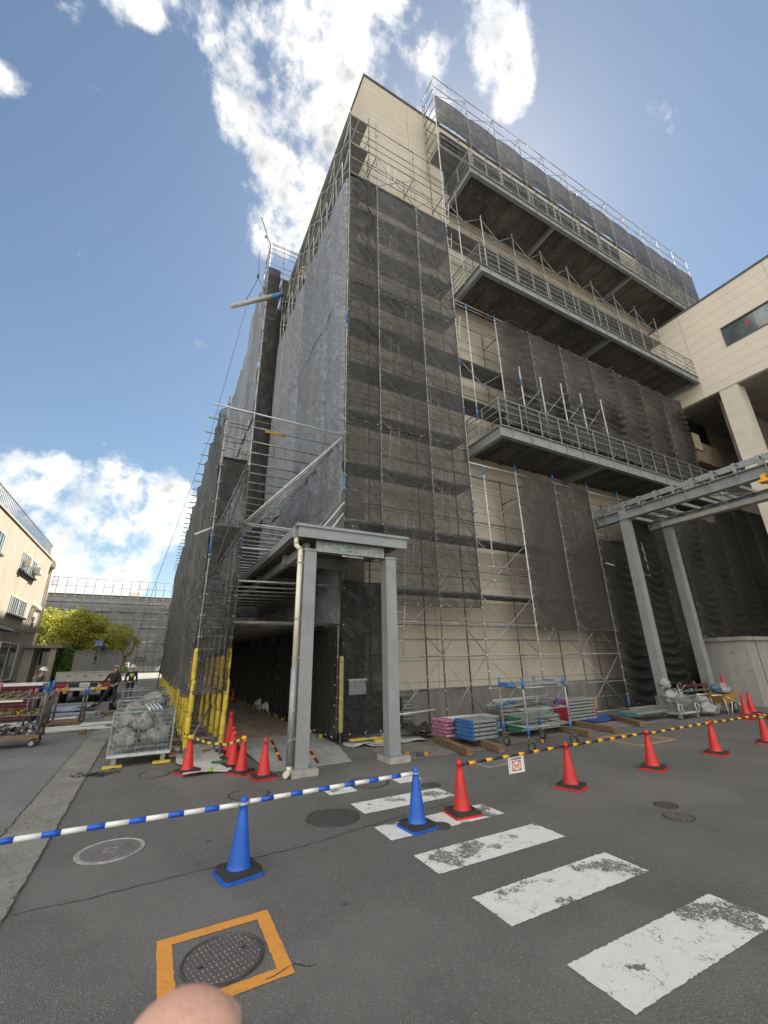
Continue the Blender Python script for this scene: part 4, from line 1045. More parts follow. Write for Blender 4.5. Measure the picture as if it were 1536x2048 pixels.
for z in [1.9 * k + 1 for k in range(12)]:
    A.pipe('ledger', (-34, 123.5, z if z < 22 else 22), (12, 123.5, z if z < 22 else 22), .06, GREYD, 5); A.part('deck_plank', MB().box((-34, 123.6, z - .09), (12, 125.0, z + .06)), GREYD) if z < 20 else None
FNET = netmat('far_netting', (.20, .205, .21), .26, .34, .3, .1)
for k in range(10):
    A.part('net_sheet', net((-34 + k * 4.6, 123.3, .5), (1, 0, 0), 4.6, 16.4, 600 + k, 1, .25, nu=12, nv=40), (FNET, WHITEP))
A.done(60)
# fence along the end of the street
fe = thing('street_fence', 'low dark railing fence at the end of the street', 'fence', (-3, 112, 0))
for k in range(26): MB().box((-14 + k * .9, 112, 0), (-13.92 + k * .9, 112.06, 1.5)).build('picket', BLK, fe)
MB().box((-14.5, 112.07, .5), (9, 112.1, 1.5)).build('panel', FNET, fe)
MB().box((-14.5, 111.95, 1.45), (9, 112.0, 1.53)).box((-14.5, 111.95, .1), (9, 112.0, .16)).build('rail', BLK, fe)
b = MB()
for k in range(24):
    for j in range(6): 
        a0, a1 = j / 6 * math.pi, (j + 1) / 6 * math.pi; c0 = (-14 + k * .95)
        b.tube((c0 + .4 - .4 * math.cos(a0), 111.9, .1 + .5 * math.sin(a0)), (c0 + .4 - .4 * math.cos(a1), 111.9, .1 + .5 * math.sin(a1)), .035, 4)
b.build('hoop_row', pm('pale_hoops', (.5, .48, .44), (.4, .38, .35), 3, .7), fe)
# ------------------------------------------------------------------ vegetation
def leafcloud(blobs, n, size, jit=.5, flat=.6, shell=.35):
    vs = []; fs = []
    tot = sum(r[0]*r[1]*r[2] for _, r in blobs)
    for c, r in blobs:
        m_ = int(n * r[0]*r[1]*r[2] / tot)
        for _ in range(m_):
            d = Vector((random.gauss(0, 1), random.gauss(0, 1), random.gauss(0, 1))).normalized()
            k = random.uniform(shell, 1.0) ** .6 * (1 + .22 * noise.noise(d * 3 + Vector(c)))
            p = Vector(c) + Vector((d.x*r[0], d.y*r[1], d.z*r[2])) * k
            if noise.noise(p * 1.1) < -.22 * jit: continue
            a = Vector((random.gauss(0, 1), random.gauss(0, 1), random.gauss(0, flat))).normalized(); q = a.orthogonal().normalized(); q = q * math.cos(random.random()*6) + a.cross(q) * math.sin(random.random()*6)
            s = size * random.uniform(.6, 1.4); o = len(vs)
            vs += [p - a*s, p + q*s*.45, p + a*s, p - q*s*.45]; fs.append((o, o+1, o+2, o+3))
    return MB().add(vs, fs)
def tree(name, label, x, y, h, blobs, n, size, mat, tr=.22):
    t = thing(name, label, 'tree', (x, y, 0))
    b = MB(); b.tube((x, y, 0), (x + .15, y, h * .35), tr, 9, 0, tr * .7)
    for c, r in blobs:
        mid = Vector((x, y, h * .33)).lerp(Vector(c), .5) + Vector((random.uniform(-.3, .3), random.uniform(-.3, .3), -.3))
        b.tube((x + .15, y, h * .33), mid, tr * .45, 6, 0, tr * .28); b.tube(mid, Vector(c), tr * .28, 6, 0, tr * .12)
        for _ in range(5):
            d = Vector((random.gauss(0, 1), random.gauss(0, 1), abs(random.gauss(0, .7)))).normalized(); b.tube(mid.lerp(Vector(c), random.random()), Vector(c) + Vector((d.x*r[0], d.y*r[1], d.z*r[2])) * .95, tr * .10, 4, 0, .01)
    b.build('trunk', BARK, t)
    leafcloud(blobs, n, size).build('crown', mat, t, fix=False); return t
def rb(cx, cy, cz, R_, n, rr, seed, flat=.75):
    rnd = random.Random(seed); o = []
    for k in range(n):
        a = rnd.uniform(0, 6.28); q = rnd.uniform(.25, 1) ; o.append(((cx + math.cos(a)*R_*q, cy + math.sin(a)*R_*q*.8, cz + rnd.uniform(-.6, .75) * R_ * .55), (rr*rnd.uniform(.7, 1.2), rr*rnd.uniform(.7, 1.2), rr*flat*rnd.uniform(.7, 1.1))))
    return o
tree('cherry_tree', 'wide cherry tree with sunlit yellow painted into its crown behind the truck', -7.3, 52, 7, rb(-6.6, 52, 4.7, 4.2, 34, 1.45, 3), 34000, .11, LEAF)
tree('cherry_tree', 'smaller cherry tree with drooping branches right of the wide one', -3.9, 54, 5, rb(-4.6, 54, 4.4, 2.3, 13, 1.15, 5) + [((-2.7, 55, 3.2), (.9, .9, .8)), ((-2.9, 55, 2.2), (.6, .6, .7))], 13000, .10, LEAF, .15)
tree('cherry_tree', 'cherry tree part hidden behind the corner of the stucco block', -12, 56, 7, rb(-12, 57, 4.8, 3.2, 12, 1.5, 9), 7000, .15, LEAF)
for (x, y, r, h, lab) in ((-6.05, 41.6, .62, 3.45, 'tall round clipped evergreen nearest the porch annex'), (-5.35, 42.6, .55, 3.05, 'second round clipped evergreen right of the taller one'), (-4.9, 44.0, .5, 1.5, 'low ball shaped shrub at the foot of the clipped evergreens')):
    t = thing('clipped_shrub', lab, 'shrub', (x, y, 0), group='clipped shrubs beyond the porch')
    bl2 = [((x, y, h * .5), (r, r, h * .5))]
    vs = []; 
    leafcloud([((x, y, h*.5), (r, r, h*.5))], 5500, .06, 0, 1, .88).build('crown', LEAFH, t, fix=False)
    MB().lathe([(r*.5, 0), (r*.85, h*.3), (r*.86, h*.6), (r*.6, h*.88), (.05, h*.95)], (x, y, 0), 16).build('inner_foliage', pm('deep_green', (.03, .05, .015), (.02, .035, .01), 5, .9), t)
t = leafcloud([((-5.5 + k * 1.1, 60 + (k % 2), 1.1), (1.1, 1, .9)) for k in range(-8, 3)], 7000, .12, 0); o = t.build('hedge_row', LEAFH, None, fix=False); tag(o, 'low dark hedge behind the truck at the roadside', 'hedge')

# ================================================================== VEHICLES
def wheel(parent, x, y, r=.4, wd=.24, ax='x'):
    q = MB().tube((x - wd/2, y, r), (x + wd/2, y, r), r, 20).build('wheel', RUB, parent)
    MB().tube((x - wd/2 - .01, y, r), (x + wd/2 + .01, y, r), r * .55, 16).build('rim', GREYL, q); return q
tk = thing('flatbed_truck', 'grey flatbed crane truck parked with its tailgate facing the camera', 'truck', (-2.9, 28, 0))
TB = pm('truck_cream', (.50, .48, .43), (.40, .385, .34), 2, .55, speck=((.22, .19, .15), 6, .64)); TG = pm('truck_grey_board', (.20, .20, .19), (.15, .15, .145), 1.2, .6, stretch=(6, 1, .3))
x0, x1 = -4.25, -1.75
MB().box((x0 + .1, 28.15, .75), (x1 - .1, 35, .92)).box((x0 + .7, 28.2, .55), (x0 + .85, 35, .75)).box((x1 - .85, 28.2, .55), (x1 - .7, 35, .75)).build('chassis', BLK, tk)
MB().box((x0, 28.1, .93), (x1, 33.4, 1.05)).build('bed', TG, tk)
tg_ = MB().box((x0, 28.0, 1.06), (x1, 28.06, 1.52)).box((x0, 27.97, 1.49), (x1, 27.999, 1.54)).box((x0, 27.97, 1.06), (x1, 27.999, 1.10))
for k in range(5): tg_.box((x0 + .2 + k * .5, 27.975, 1.12), (x0 + .26 + k * .5, 27.999, 1.16))
tg_ = tg_.build('tailgate', TB, tk)
MB().lathe([(.055, 0), (.075, 0), (.075, .012), (.055, .012)], (0, 0, 0), 16).build('ring_mark', GREYD, tg_, True)
rm = [o for o in bpy.data.objects if o.name.startswith('ring_mark')][0]; rm.location = (-.08, -.03, 1.32); rm.rotation_euler = (R(90), 0, 0)
for s in (-.75, .62): MB().box((s - 3.0 , 27.985, 1.28), (s - 2.93, 27.998, 1.36)).box((s - 2.90, 27.985, 1.28), (s - 2.85, 27.998, 1.33)).build('cast_mark', GREYD, tg_)
for x in (x0, x1 - .05): MB().box((x, 28.08, 1.06), (x + .05, 33.3, 1.5)).build('side_gate', TB, tk)
MB().box((x0 + .0, 32.6, 1.06), (x1 - .0, 32.7, 2.62)).box((x0, 32.55, 2.58), (x1, 32.74, 2.64)).build('headboard', TG, tk)
MB().box((x0, 33.5, .9), (x1, 35.2, 2.4)).box((x0 + .05, 35.2, .6), (x1 - .05, 35.5, 1.5)).build('cab', TB, tk)
MB().box((x0 + .15, 33.47, 1.7), (x1 - .15, 33.499, 2.25)).build('rear_window', GLASS, tk)
MB().box((x0 + .05, 27.95, .62), (x1 - .05, 28.05, .76)).box((x0 + .45, 28.05, .5), (x0 + .6, 28.3, .95)).box((x1 - .6, 28.05, .5), (x1 - .45, 28.3, .95)).build('bumper', WHITEP, tk)
for xx in (x0 + .05, x1 - .75): MB().box((xx, 27.935, .63), (xx + .7, 27.949, .75)).build('hazard_stripe', YELP, tk)
for xx in (x0 + .08, x1 - .55): MB().box((xx, 27.97, .80), (xx + .48, 28.06, .98)).build('tail_light', pm('tail_red', (.45, .03, .02), (.3, .02, .015), 6, .3), tk)
lp = MB().box((-3.15, 27.96, .79), (-2.70, 27.98, 1.0)).build('licence_plate', WHITEP, tk)
def text(body, size, loc, rot, mat, parent, name='lettering', ext=.002):
    cu = bpy.data.curves.new(name, 'FONT'); cu.body = body; cu.size = size; cu.align_x = 'CENTER'; cu.align_y = 'CENTER'; cu.extrude = ext
    o = bpy.data.objects.new(name, cu); COL.objects.link(o); cu.materials.append(mat)
    off = Vector((0, 0, 0)); p = parent
    while p is not None: off += p.location; p = p.parent
    bpy.context.view_layer.update()
    me = bpy.data.meshes.new_from_object(o.evaluated_get(bpy.context.evaluated_depsgraph_get())); bpy.data.objects.remove(o)
    if not me.materials: me.materials.append(mat)
    o = bpy.data.objects.new(name, me); COL.objects.link(o)
    o.location = Vector(loc) - off; o.rotation_euler = rot; o.parent = parent; return o
text('13-27', .13, (-2.92, 27.955, .875), (R(90), 0, 0), pm('plate_green', (.03, .15, .07), (.03, .13, .06), 4, .5), lp)
for xx in (x0 + .32, x1 - .32):
    for yy in (29.3, 34.2): wheel(tk, xx, yy, .42, .3)
cr = MB().box((-3.2, 32.9, .9), (-2.6, 33.4, 2.9)).tube((-2.9, 33.1, 2.9), (-2.75, 29.8, 3.0), .12, 6).build('crane', pm('crane_blue_grey', (.07, .10, .17), (.05, .07, .11), 4, .5), tk)
MB().box((-3.0, 29.4, 2.86), (-2.62, 29.9, 3.16)).build('crane_head', pm('crane_blue_grey2', (.12, .20, .38), (.10, .16, .3), 4, .5), cr)
MB().tube((-2.85, 29.6, 2.86), (-2.86, 29.6, 2.35), .018, 6).ball((-2.86, 29.6, 2.25), .10, 8).path([(-2.86, 29.6, 2.16), (-2.80, 29.6, 2.02), (-2.86, 29.6, 1.92), (-2.94, 29.6, 1.98)], .025, 6).build('hook', BLK, cr)
# white van
vn = thing('parked_van', 'white van parked behind the street fence beyond the truck', 'van', (3.6, 114.5, 0))
prof = [(-2.3, .35), (2.3, .35), (2.35, 1.0), (1.75, 1.15), (1.15, 1.95), (-2.2, 2.0), (-2.35, 1.1)]
VW = pm('van_white', (.72, .73, .74), (.66, .67, .68), 2, .3)
MB().extr([(-p[0], p[1]) for p in prof], (3.4, 114, 0), (1, 0, 0), (0, 0, 1), (0, 1, 0), 1.75).build('body', VW, vn)
MB().extr([(-1.0, 1.2), (-1.1, 1.8), (1.9, 1.85), (2.05, 1.2)], (3.4, 113.97, 0), (1, 0, 0), (0, 0, 1), (0, 1, 0), .02).build('side_window', GLASS, vn)
for xx in (2.0, 4.9): wq = MB().tube((xx, 113.92, .36), (xx, 114.1, .36), .36, 16).build('wheel', RUB, vn); MB().tube((xx, 113.9, .36), (xx, 113.92, .36), .2, 12).build('rim', GREYL, wq)
MB().box((.98, 114.2, .8), (1.05, 114.5, 1.0)).build('headlight', GLASSM, vn)
sg = thing('street_sign', 'small white notice board on a post before the far fence', 'sign', (-3.9, 95, 0)); MB().tube((-3.9, 95, 0), (-3.9, 95, 2.2), .05, 6).build('post', GREYD, sg); MB().box((-4.2, 94.9, 1.2), (-3.6, 94.95, 2.2)).build('board', WHITEP, sg); MB().box((-4.0, 94.88, 1.7), (-3.85, 94.899, 2.0)).build('mark', BLK, sg)
# big grey utility pole by the end of the wing
tag(MB().tube((.62, 36.5, 0), (.62, 36.5, 3.4), .04, 8).tube((.62, 36.5, 3.35), (1.6, 36.5, 3.4), .03, 6).build('barrier_pole', STEEL), 'thin pale pole standing at the far end of the padded scaffold wing', 'pole')

# ================================================================== CONES AND BARS
def make_cone(kind, label, rot=.0):
    t = thing('traffic_cone', label, 'traffic cone', (0, 0, 0), rot)
    cm_ = BLUEC if kind == 'blue' else RED
    h = .62 if kind == 'blue' else .605
    prof = [(.128, .03), (.122, .045), (.108, .07), (.100, .10)]
    for k in range(9): u = (k + 1) / 9; prof.append((.100 + (.033 - .100) * u, .10 + (h - .07 - .10) * u))
    prof += [(.036, h - .068), (.036, h - .045), (.034, h - .02), (.022, h - .004), (.002, h)]
    MB().lathe(prof, n=28).build('body', cm_, t, True)
    s = .19; r = .055 if kind == 'blue' else .012; pts = []
    for cx, cy, a0 in ((s-r, s-r, 0), (-s+r, s-r, 90), (-s+r, -s+r, 180), (s-r, -s+r, 270)):
        for k in range(6): a = R(a0 + k*18); pts.append((cx + r*math.cos(a), cy + r*math.sin(a)))
    MB().prism(pts, 0.003, .020).prism([(x*.97, y*.97) for x, y in pts], .020, .026).build('base', cm_, t, True)
    pts2 = [(x*.90, y*.90) for x, y in pts]; b = MB(); n = len(pts2)
    ring = [(.118*math.cos(2*math.pi*k/n + R(0)), .118*math.sin(2*math.pi*k/n)) for k in range(n)]
    vs = [(x, y, .0265) for x, y in pts2] + [(x*.985, y*.985, .058) for x, y in pts2] + [(x, y, .064) for x, y in ring] + [(x, y, .03) for x, y in ring]
    b.add(vs, [(i, (i+1) % n, n+(i+1) % n, n+i) for i in range(n)] + [(n+i, n+(i+1) % n, 2*n+(i+1) % n, 2*n+i) for i in range(n)] + [(2*n+i, 2*n+(i+1) % n, 3*n+(i+1) % n, 3*n+i) for i in range(n)])
    b.build('weight', RUB, t, True); return t
c1 = make_cone('blue', 'nearest blue cone holding the striped bar at its top'); c1.location = (.99, 4.84, 0); c1.rotation_euler.z = .18; c1['group'] = 'blue cones under the striped bar'
c2 = dup(c1, (3.02, 4.95, 0), .10, 'blue cone standing on a zebra stripe beside a red cone')
dup(c1, (-1.02, 4.76, 0), .3, 'blue cone just beyond the left edge carrying the bar end') if False else None
r1 = make_cone('red', 'red cone on a zebra stripe at the near end of the black and amber bar'); r1.location = (3.74, 5.03, 0); r1.rotation_euler.z = -.12; r1['group'] = 'red cones holding the black and amber bar'
gB = 'red cones holding the black and amber bar'
dup(r1, (5.83, 5.09, 0), .35, 'second red cone along the black and amber bar, above the paired covers', gB)
dup(r1, (7.91, 5.10, 0), .30, 'red cone before the thin orange marking, third along the bar', gB)
dup(r1, (10.06, 5.13, 0), .2, 'red cone fourth along the bar with a scrap of tape on its neck', gB)
cg = dup(r1, (12.05, 5.08, 0), .4, 'red cone with pale green tape round its neck', gB)
MB().lathe([(.048, .50), (.052, .50), (.048, .545), (.044, .545)], (0, 0, 0), 20).build('tape', pm('green_tape', (.2, .5, .2), (.15, .4, .15), 5, .5), cg, True)
gT = 'red cones at the tunnel mouth'
dup(r1, (.84, 9.27, 0), .5, 'red cone tied with striped tape beside the padded posts', gT)
dup(r1, (1.95, 8.14, 0), .1, 'red cone standing alone before the steel plates', gT)
dup(r1, (1.68, 8.68, 0), .6, 'nearest cone of the row at the tunnel mouth, with tape knotted on top', gT)
dup(r1, (1.62, 9.25, 0), .2, 'second cone of the row at the tunnel mouth', gT)
dup(r1, (1.70, 9.95, 0), .2, 'third cone of the row at the tunnel mouth', gT)
x_ = dup(r1, (1.72, 10.5, .02), .4, 'farthest and tallest looking cone of the row at the tunnel mouth', gT); x_.scale = (1.15, 1.15, 1.35)
gF = 'red cones inside the tunnel'
dup(r1, (3.1, 22.0, .10), 0, 'left of the two red cones deep inside the tunnel', gF); dup(r1, (3.65, 22.3, .10), .3, 'right of the two red cones deep inside the tunnel', gF)
tag(MB().path([(3.1, 21.96, .66), (3.4, 22.1, .60), (3.65, 22.26, .66)], .018, 5).build('striped_tape', YELP), 'short striped tape between the two cones deep in the tunnel', 'tape')
gP = 'stored red cones by the shed'
for (x, y, z, rr, tx, lab) in ((15.85, 7.0, 0, .2, 0, 'front stored red cone right of the wheelbarrow'), (16.6, 7.15, 0, .6, 0, 'stored red cone close behind the front one'), (16.3, 6.5, 0, .9, .15, 'leaning stored red cone at the right edge'), (17.35, 8.02, .55, .4, -.12, 'red cone lying atop the clutter against the shed wall')):
    q = dup(r1, (x, y, z), rr, lab, gP); q.rotation_euler.x = tx
    if z == 0:
        for k in range(1, 3): q2 = dup(r1, (x, y, z + .05 * k), rr + .1 * k, '%s cone of the stack: %s' % (('second', 'topmost')[k-1], lab.replace('stored ', '')), gP); q2.rotation_euler.x = tx
def bar(p, q, m0, m1, seg, duty, r, name, label, cat='barrier bar', sleeve=1.0, grp=None, ring=True):
    t = thing(name, label, cat, p, 0, grp); p, q = Vector(p), Vector(q); d = q - p; Ln = d.length; d.normalize()
    b = MB(); s = .16; e = .05; last = e
    while s < Ln - .16:
        b.tube(p + d*last, p + d*s, r, 12); last = s + seg*duty; b.tube(p + d*s, p + d*last, r * sleeve + .0008, 12, 1); s += seg
    b.tube(p + d*last, p + d*(Ln - e), r, 12); b.build('bar', [m0, m1], t)
    if ring:
        for c in (p, q):
            b = MB(); n = 22; RR = .040
            for k in range(n):
                a0, a1 = 2*math.pi*k/n, 2*math.pi*(k+1)/n
                b.tube(c + Vector((RR*math.cos(a0), RR*math.sin(a0), .0)), c + Vector((RR*math.cos(a1), RR*math.sin(a1), .0)), .0045, 5, cap=False)
            b.build('end_ring', m0, t)
    return t
g1 = 'blue and white striped bars'
bar((-1.05, 4.86, .565), (.985, 4.84, .555), WHITEP, BLUEB, .305, .42, .021, 'barrier_bar', 'blue and white bar running from the left edge to the nearer blue cone', grp=g1)
bar((.99, 4.84, .567), (3.02, 4.95, .552), WHITEP, BLUEB, .305, .42, .021, 'barrier_bar', 'blue and white bar between the two blue cones', grp=g1)
g2 = 'black and amber bars'; pts = [(3.74, 5.03), (5.83, 5.09), (7.91, 5.10), (10.06, 5.13), (12.05, 5.08), (14.4, 5.1)]; labs = ['black and amber bar with a warning sign hung on it', 'black and amber bar between the second and third red cones', 'black and amber bar before the thin orange marking', 'black and amber bar before the wheelbarrow', 'black and amber bar leaving the picture at the right edge']
for i in range(5): bar((pts[i][0], pts[i][1], .54 + .01*(i % 2)), (pts[i+1][0], pts[i+1][1], .552), BLK, YELP, .305, .36, .016, 'barrier_bar', labs[i], sleeve=1.25, grp=g2)
# hanging sign
sn = thing('warning_sign', 'small white no entry sign hanging from the black and amber bar', 'sign', (4.76, 5.06, .44))
def sbox(x0, x1, z0, z1, y, mt, nm, par=sn): return MB().box((4.76 + x0, 5.06 - y - .0012, .425 + z0), (4.76 + x1, 5.06 - y, .425 + z1)).build(nm, mt, par)
MB().box((4.76 - .15, 5.06, .325), (4.76 + .15, 5.064, .525)).build('board', WHITEP, sn)
sbox(-.095, .095, .062, .088, .001, pm('sign_navy', (.03, .05, .16), (.03, .05, .14), 4, .5), 'title_band')
text('立入禁止 KEEP OUT' if False else '関係者以外立入禁止', .0195, (4.76, 5.056, .500), (R(90), 0, 0), WHITEP, sn, ext=.0003)
SR = pm('sign_red', (.55, .03, .04), (.5, .03, .04), 4, .5)
for a in ((-.085, .085, .038, .05), (-.085, .085, -.075, -.063), (-.085, -.073, -.063, .038), (.073, .085, -.063, .038)): sbox(*a, .001, SR, 'red_frame')
for s in (-1, 1):
    b = MB().tube((4.76 - s*.075, 5.0585, .425 - .065), (4.76 + s*.075, 5.0585, .425 + .04), .006, 4); b.build('red_cross', SR, sn)
for x, c in ((-.04, SKIN), (.042, YEL)): MB().ball((4.76 + x, 5.062, .418), .022, 10, sq=(1, .15, 1.1)).build('worker_picture', c, sn)
for x in (-.135, .125):
    for k in range(9): sbox(x, x + .012, -.085 + k * .02, -.075 + k * .02, .001, BLK if k % 2 else YEL, 'edge_stripe')
for s in (-.08, .08): MB().tube((4.76 + s, 5.06, .52), (4.76 + s, 5.06, .56), .003, 5).build('hook', STEEL, sn)
# ================================================================== MATERIAL STACKS BY THE WALL
gS = 'timber sleepers on the apron'
for i, (x, y, ln, a, lab) in enumerate([(6.05, 8.35, 1.7, R(78), 'timber sleeper under the pink ended pipe stack'), (6.75, 8.15, 1.5, R(80), 'timber sleeper under the blue deck stack'), (9.7, 8.35, 1.5, R(84), 'timber sleeper right of the wheeled rack'), (10.75, 8.45, 1.6, R(84), 'timber sleeper beneath the red deck stack'), (12.5, 8.6, 1.8, R(60), 'timber sleeper left of the flat green panel')]):
    t = MB().box((-ln/2, -.07, 0), (ln/2, .07, .13)).build('timber_sleeper', WOOD); t.location = (x, y, .012); t.rotation_euler.z = a; tag(t, lab, 'timber', gS)
# pink ended pipes
t = thing('pipe_stack', 'stack of short steel pipes with pink painted ends', 'pipe stack', (6.9, 9.0, .14))
for r_ in range(5):
    for c in range(7 - (r_ > 3)):
        y = 8.72 + c * .105 + (r_ % 2) * .05; z = .18 + r_ * .075; x0 = 6.15 + .02 * random.random(); x1 = 7.75 + .1 * random.random()
        if c < 6: b = MB().tube((x0, y, z), (x0 + .30, y, z), .034, 8, 1).tube((x0 + .30, y, z), (x1, y, z), .030, 8, 0).build('pipe', [STEELW, PINK], t)
# deck stacks
def deckstack(x, y, z, L_, W_, n, fr, label, rot=0, pl=GREYL, th=.07, kinds='scaffold deck stack'):
    t = thing('deck_stack', label, kinds, (x, y, z), rot)
    for k in range(n):
        j = random.uniform(-.012, .012); z0 = k * (th + .012)
        b = MB().box((-L_/2 + j, -W_/2, z0 + .012), (L_/2 + j, W_/2, z0 + th), 0)
        q = b.build('deck', pl, t, True)
        for s in (-1, 1):
            f = MB()
            xe = s * (L_/2 + .012) + j; f.box((xe - .014, -W_/2 - .01, z0), (xe + .014, W_/2 + .01, z0 + th + .004))
            for yy in (-W_/2 + .06, W_/2 - .06): f.box((xe + s*.012 - .03, yy - .025, z0 + .01), (xe + s*.012 + .03, yy + .025, z0 + th - .005))
            f.build('end_frame', fr, t, True)
        MB().box((-L_/2 + j + .03, -W_/2 - .004, z0 + .02), (L_/2 + j - .03, -W_/2 - .001, z0 + th - .012)).build('side_rail', pl, t, True)
    return t
deckstack(6.82, 8.42, .14, .68, .62, 5, BLUEP, 'stack of grey decks with blue end frames in front of the pink pipes', .02)
deckstack(8.9, 9.15, .03, 1.75, .5, 7, STEELD, 'tall stack of bare grey decks under the loose pipes', .0)
deckstack(8.85, 8.62, .14, 1.35, .45, 4, GREEN, 'low stack of decks with green end frames behind the wheeled rack', .02)
deckstack(11.1, 9.15, .14, 1.15, .5, 7, pm('red_frame_paint', (.42, .04, .06), (.3, .03, .04), 8, .5), 'stack of grey decks with red end frames', .03)
deckstack(12.2, 9.75, .3, .75, .4, 4, pm('lemon_frame', (.62, .55, .05), (.45, .38, .04), 8, .5), 'small stack of decks with lemon yellow end frames', .03)
deckstack(13.5, 8.62, .2, 1.75, .6, 1, GREEN, 'single flat deck panel with a green end on sleepers', .02)
t = thing('loose_pipes', 'loose jumble of pipes and blue hooks lying on the tall deck stack', 'pipe pile', (9, 9.1, .65))
for k in range(34):
    y = 8.9 + random.random() * .5; z = .64 + random.random() * .16; a = random.uniform(-.12, .12); x0 = random.uniform(7.95, 8.5); ln = random.uniform(1.2, 2.1)
    MB().tube((x0, y, z), (x0 + ln, y + a, z + random.uniform(-.02, .06)), .014, 6).build('pipe', random.choice([STEELW, STEEL, STEEL, GREYL]), t)
for k in range(22):
    x = random.uniform(8.0, 8.5) if k < 14 else random.uniform(9.9, 10.3); y = 8.8 + random.random() * .5; z = .62 + random.random() * .14
    MB().path([(x, y, z), (x + .07, y + random.uniform(-.08, .08), z + .05), (x + .12, y + random.uniform(-.1, .1), z - .02)], .014, 5).build('hook', BLUEP, t)
# wheeled rack
t = thing('wheeled_rack', 'rolling pipe rack with four blue capped posts on caster wheels', 'rack', (7.9, 7.6, 0))
for x, y in ((7.25, 7.98), (7.2, 7.2), (8.5, 7.2), (8.5, 8.1)):
    MB().tube((x, y, .30), (x, y, 1.38), .024, 10).tube((x, y, .30), (x, y, .52), .030, 10, 1).tube((x, y, 1.20), (x, y, 1.42), .030, 10, 1).build('post', [STEEL, BLUEP], t)
    w_ = MB().tube((x - .02 + .03, y - .02, .105), (x + .02 + .03, y - .02, .105), .10, 20).build('caster', RUB, t)
    MB().tube((x + .005, y - .02, .105), (x + .055, y - .02, .105), .062, 14).build('rim', GREYL, w_); MB().box((x - .02, y - .06, .19), (x + .08, y + .04, .22)).box((x - .005, y - .05, .1), (x, y + .03, .19)).box((x + .062, y - .05, .1), (x + .067, y + .03, .19)).tube((x, y, .2), (x, y, .32), .02, 8).build('fork', STEELD, w_)
for z in (.45, .78, 1.22): 
    for p, q in (((7.25, 7.98), (8.5, 8.1)), ((7.2, 7.2), (8.5, 7.2)), ((7.25, 7.98), (7.2, 7.2)), ((8.5, 8.1), (8.5, 7.2))): MB().tube((*p, z), (*q, z), .019, 8).build('rail', STEEL, t)
MB().box((6.95, 7.35, 1.26), (8.55, 7.60, 1.31)).box((6.9, 7.33, 1.25), (7.1, 7.62, 1.33), 1).build('top_plank', [GREYL, BLUEP], t); MB().box((7.2, 7.75, 1.26), (8.75, 7.95, 1.31)).box((8.65, 7.73, 1.25), (8.8, 7.97, 1.33), 1).build('top_plank', [GREYL, BLUEP], t)
# blue tarp, sheets, loose ledge
def crumple(name, label, x0, x1, y0, y1, z, h, mat, cat='sheet', seed=1, n=22, edge=True):
    b = MB(); vs = []
    for j in range(n + 1):
        for i in range(n + 1):
            x = x0 + (x1-x0)*i/n; y = y0 + (y1-y0)*j/n; p = Vector((x*2.3, y*2.3, seed))
            e = .12 * noise.noise(p * .8); q = Vector((x + (e if i in (0, n) else 0), y + (e if j in (0, n) else 0), z + h * max(0, noise.noise(p) + .3) + h*.35*abs(noise.noise(p*3.1)))); vs.append(q)
    m_ = len(vs); fs = [(j*(n+1)+i, j*(n+1)+i+1, (j+1)*(n+1)+i+1, (j+1)*(n+1)+i) for j in range(n) for i in range(n)]
    b.add(vs, fs, 0, True); return tag(b.build(name, mat), label, cat)
crumple('blue_tarp', 'blue tarpaulin spread on the apron beneath the yellow ended decks', 11.6, 14.2, 8.95, 9.95, .015, .06, TARPB, 'tarpaulin', 3)
crumple('white_sheet', 'white protective sheet on the apron behind the right canopy column', 4.6, 6.1, 9.35, 10.6, .014, .05, TARPW, 'sheet', 4)
crumple('white_sheet', 'white protective sheet poking out under the black netted corner', 4.2, 5.4, 9.55, 10.1, .013, .07, TARPW, 'sheet', 5)
crumple('white_sheet', 'dirty white sheet round the feet of the padded posts', .78, 1.62, 8.9, 11.9, .013, .05, TARPW, 'sheet', 6)
crumple('dark_bundle', 'dark net bundle lying on the white sheet behind the canopy column', 5.7, 6.6, 9.6, 10.3, .09, .22, RUB, 'bundle', 7)
crumple('clear_wrap', 'crumpled clear plastic hanging at the foot of the tunnel netting', 3.7, 3.92, 16, 17.6, .12, .5, TARPW, 'sheet', 8)
gY = 'yellow footing boards'
for i, (x0, x1, y0, y1, lab) in enumerate([(4.3, 5.2, 9.82, 9.96, 'yellow board at the foot of the black corner netting'), (4.75, 5.4, 9.45, 9.56, 'yellow board nearest the right canopy column')]):
    tag(MB().box((x0, y0, .10), (x1, y1, .14)).build('footing_board', YEL), lab, 'board', gY)
for x in (4.75, 5.05): t = thing('jack_base', 'blue screw jack foot ' + ('left of' if x < 5 else 'right of') + ' its neighbour below the black netting', 'jack base', (x, 9.85, .14)); MB().tube((x, 9.85, .14), (x, 9.85, .36), .02, 8).build('screw', BLUEP, t); MB().box((x - .06, 9.79, .141), (x + .06, 9.91, .155)).box((x - .05, 9.83, .27), (x + .05, 9.87, .29)).build('plate', BLUEP, t)
# vent box on the plinth
t = thing('vent_box', 'grey louvred box on the plinth between the canopy column and the pipes', 'vent box', (6.5, 11.1, .2)); MB().box((6.35, 10.98, .2), (6.68, 11.17, .85)).build('case', GREYD, t)
for k in range(6): MB().box((6.37, 10.965, .28 + k * .09), (6.66, 10.978, .31 + k * .09)).build('louvre', GREYP, t)
t = thing('low_rail', 'pale low pipe rail standing behind the right canopy column', 'rail', (5.6, 9.3, 0)); MB().path([(5.05, 9.35, 0), (5.05, 9.35, .62), (6.4, 9.45, .66)], .022, 8).build('rail_pipe', STEELW, t)
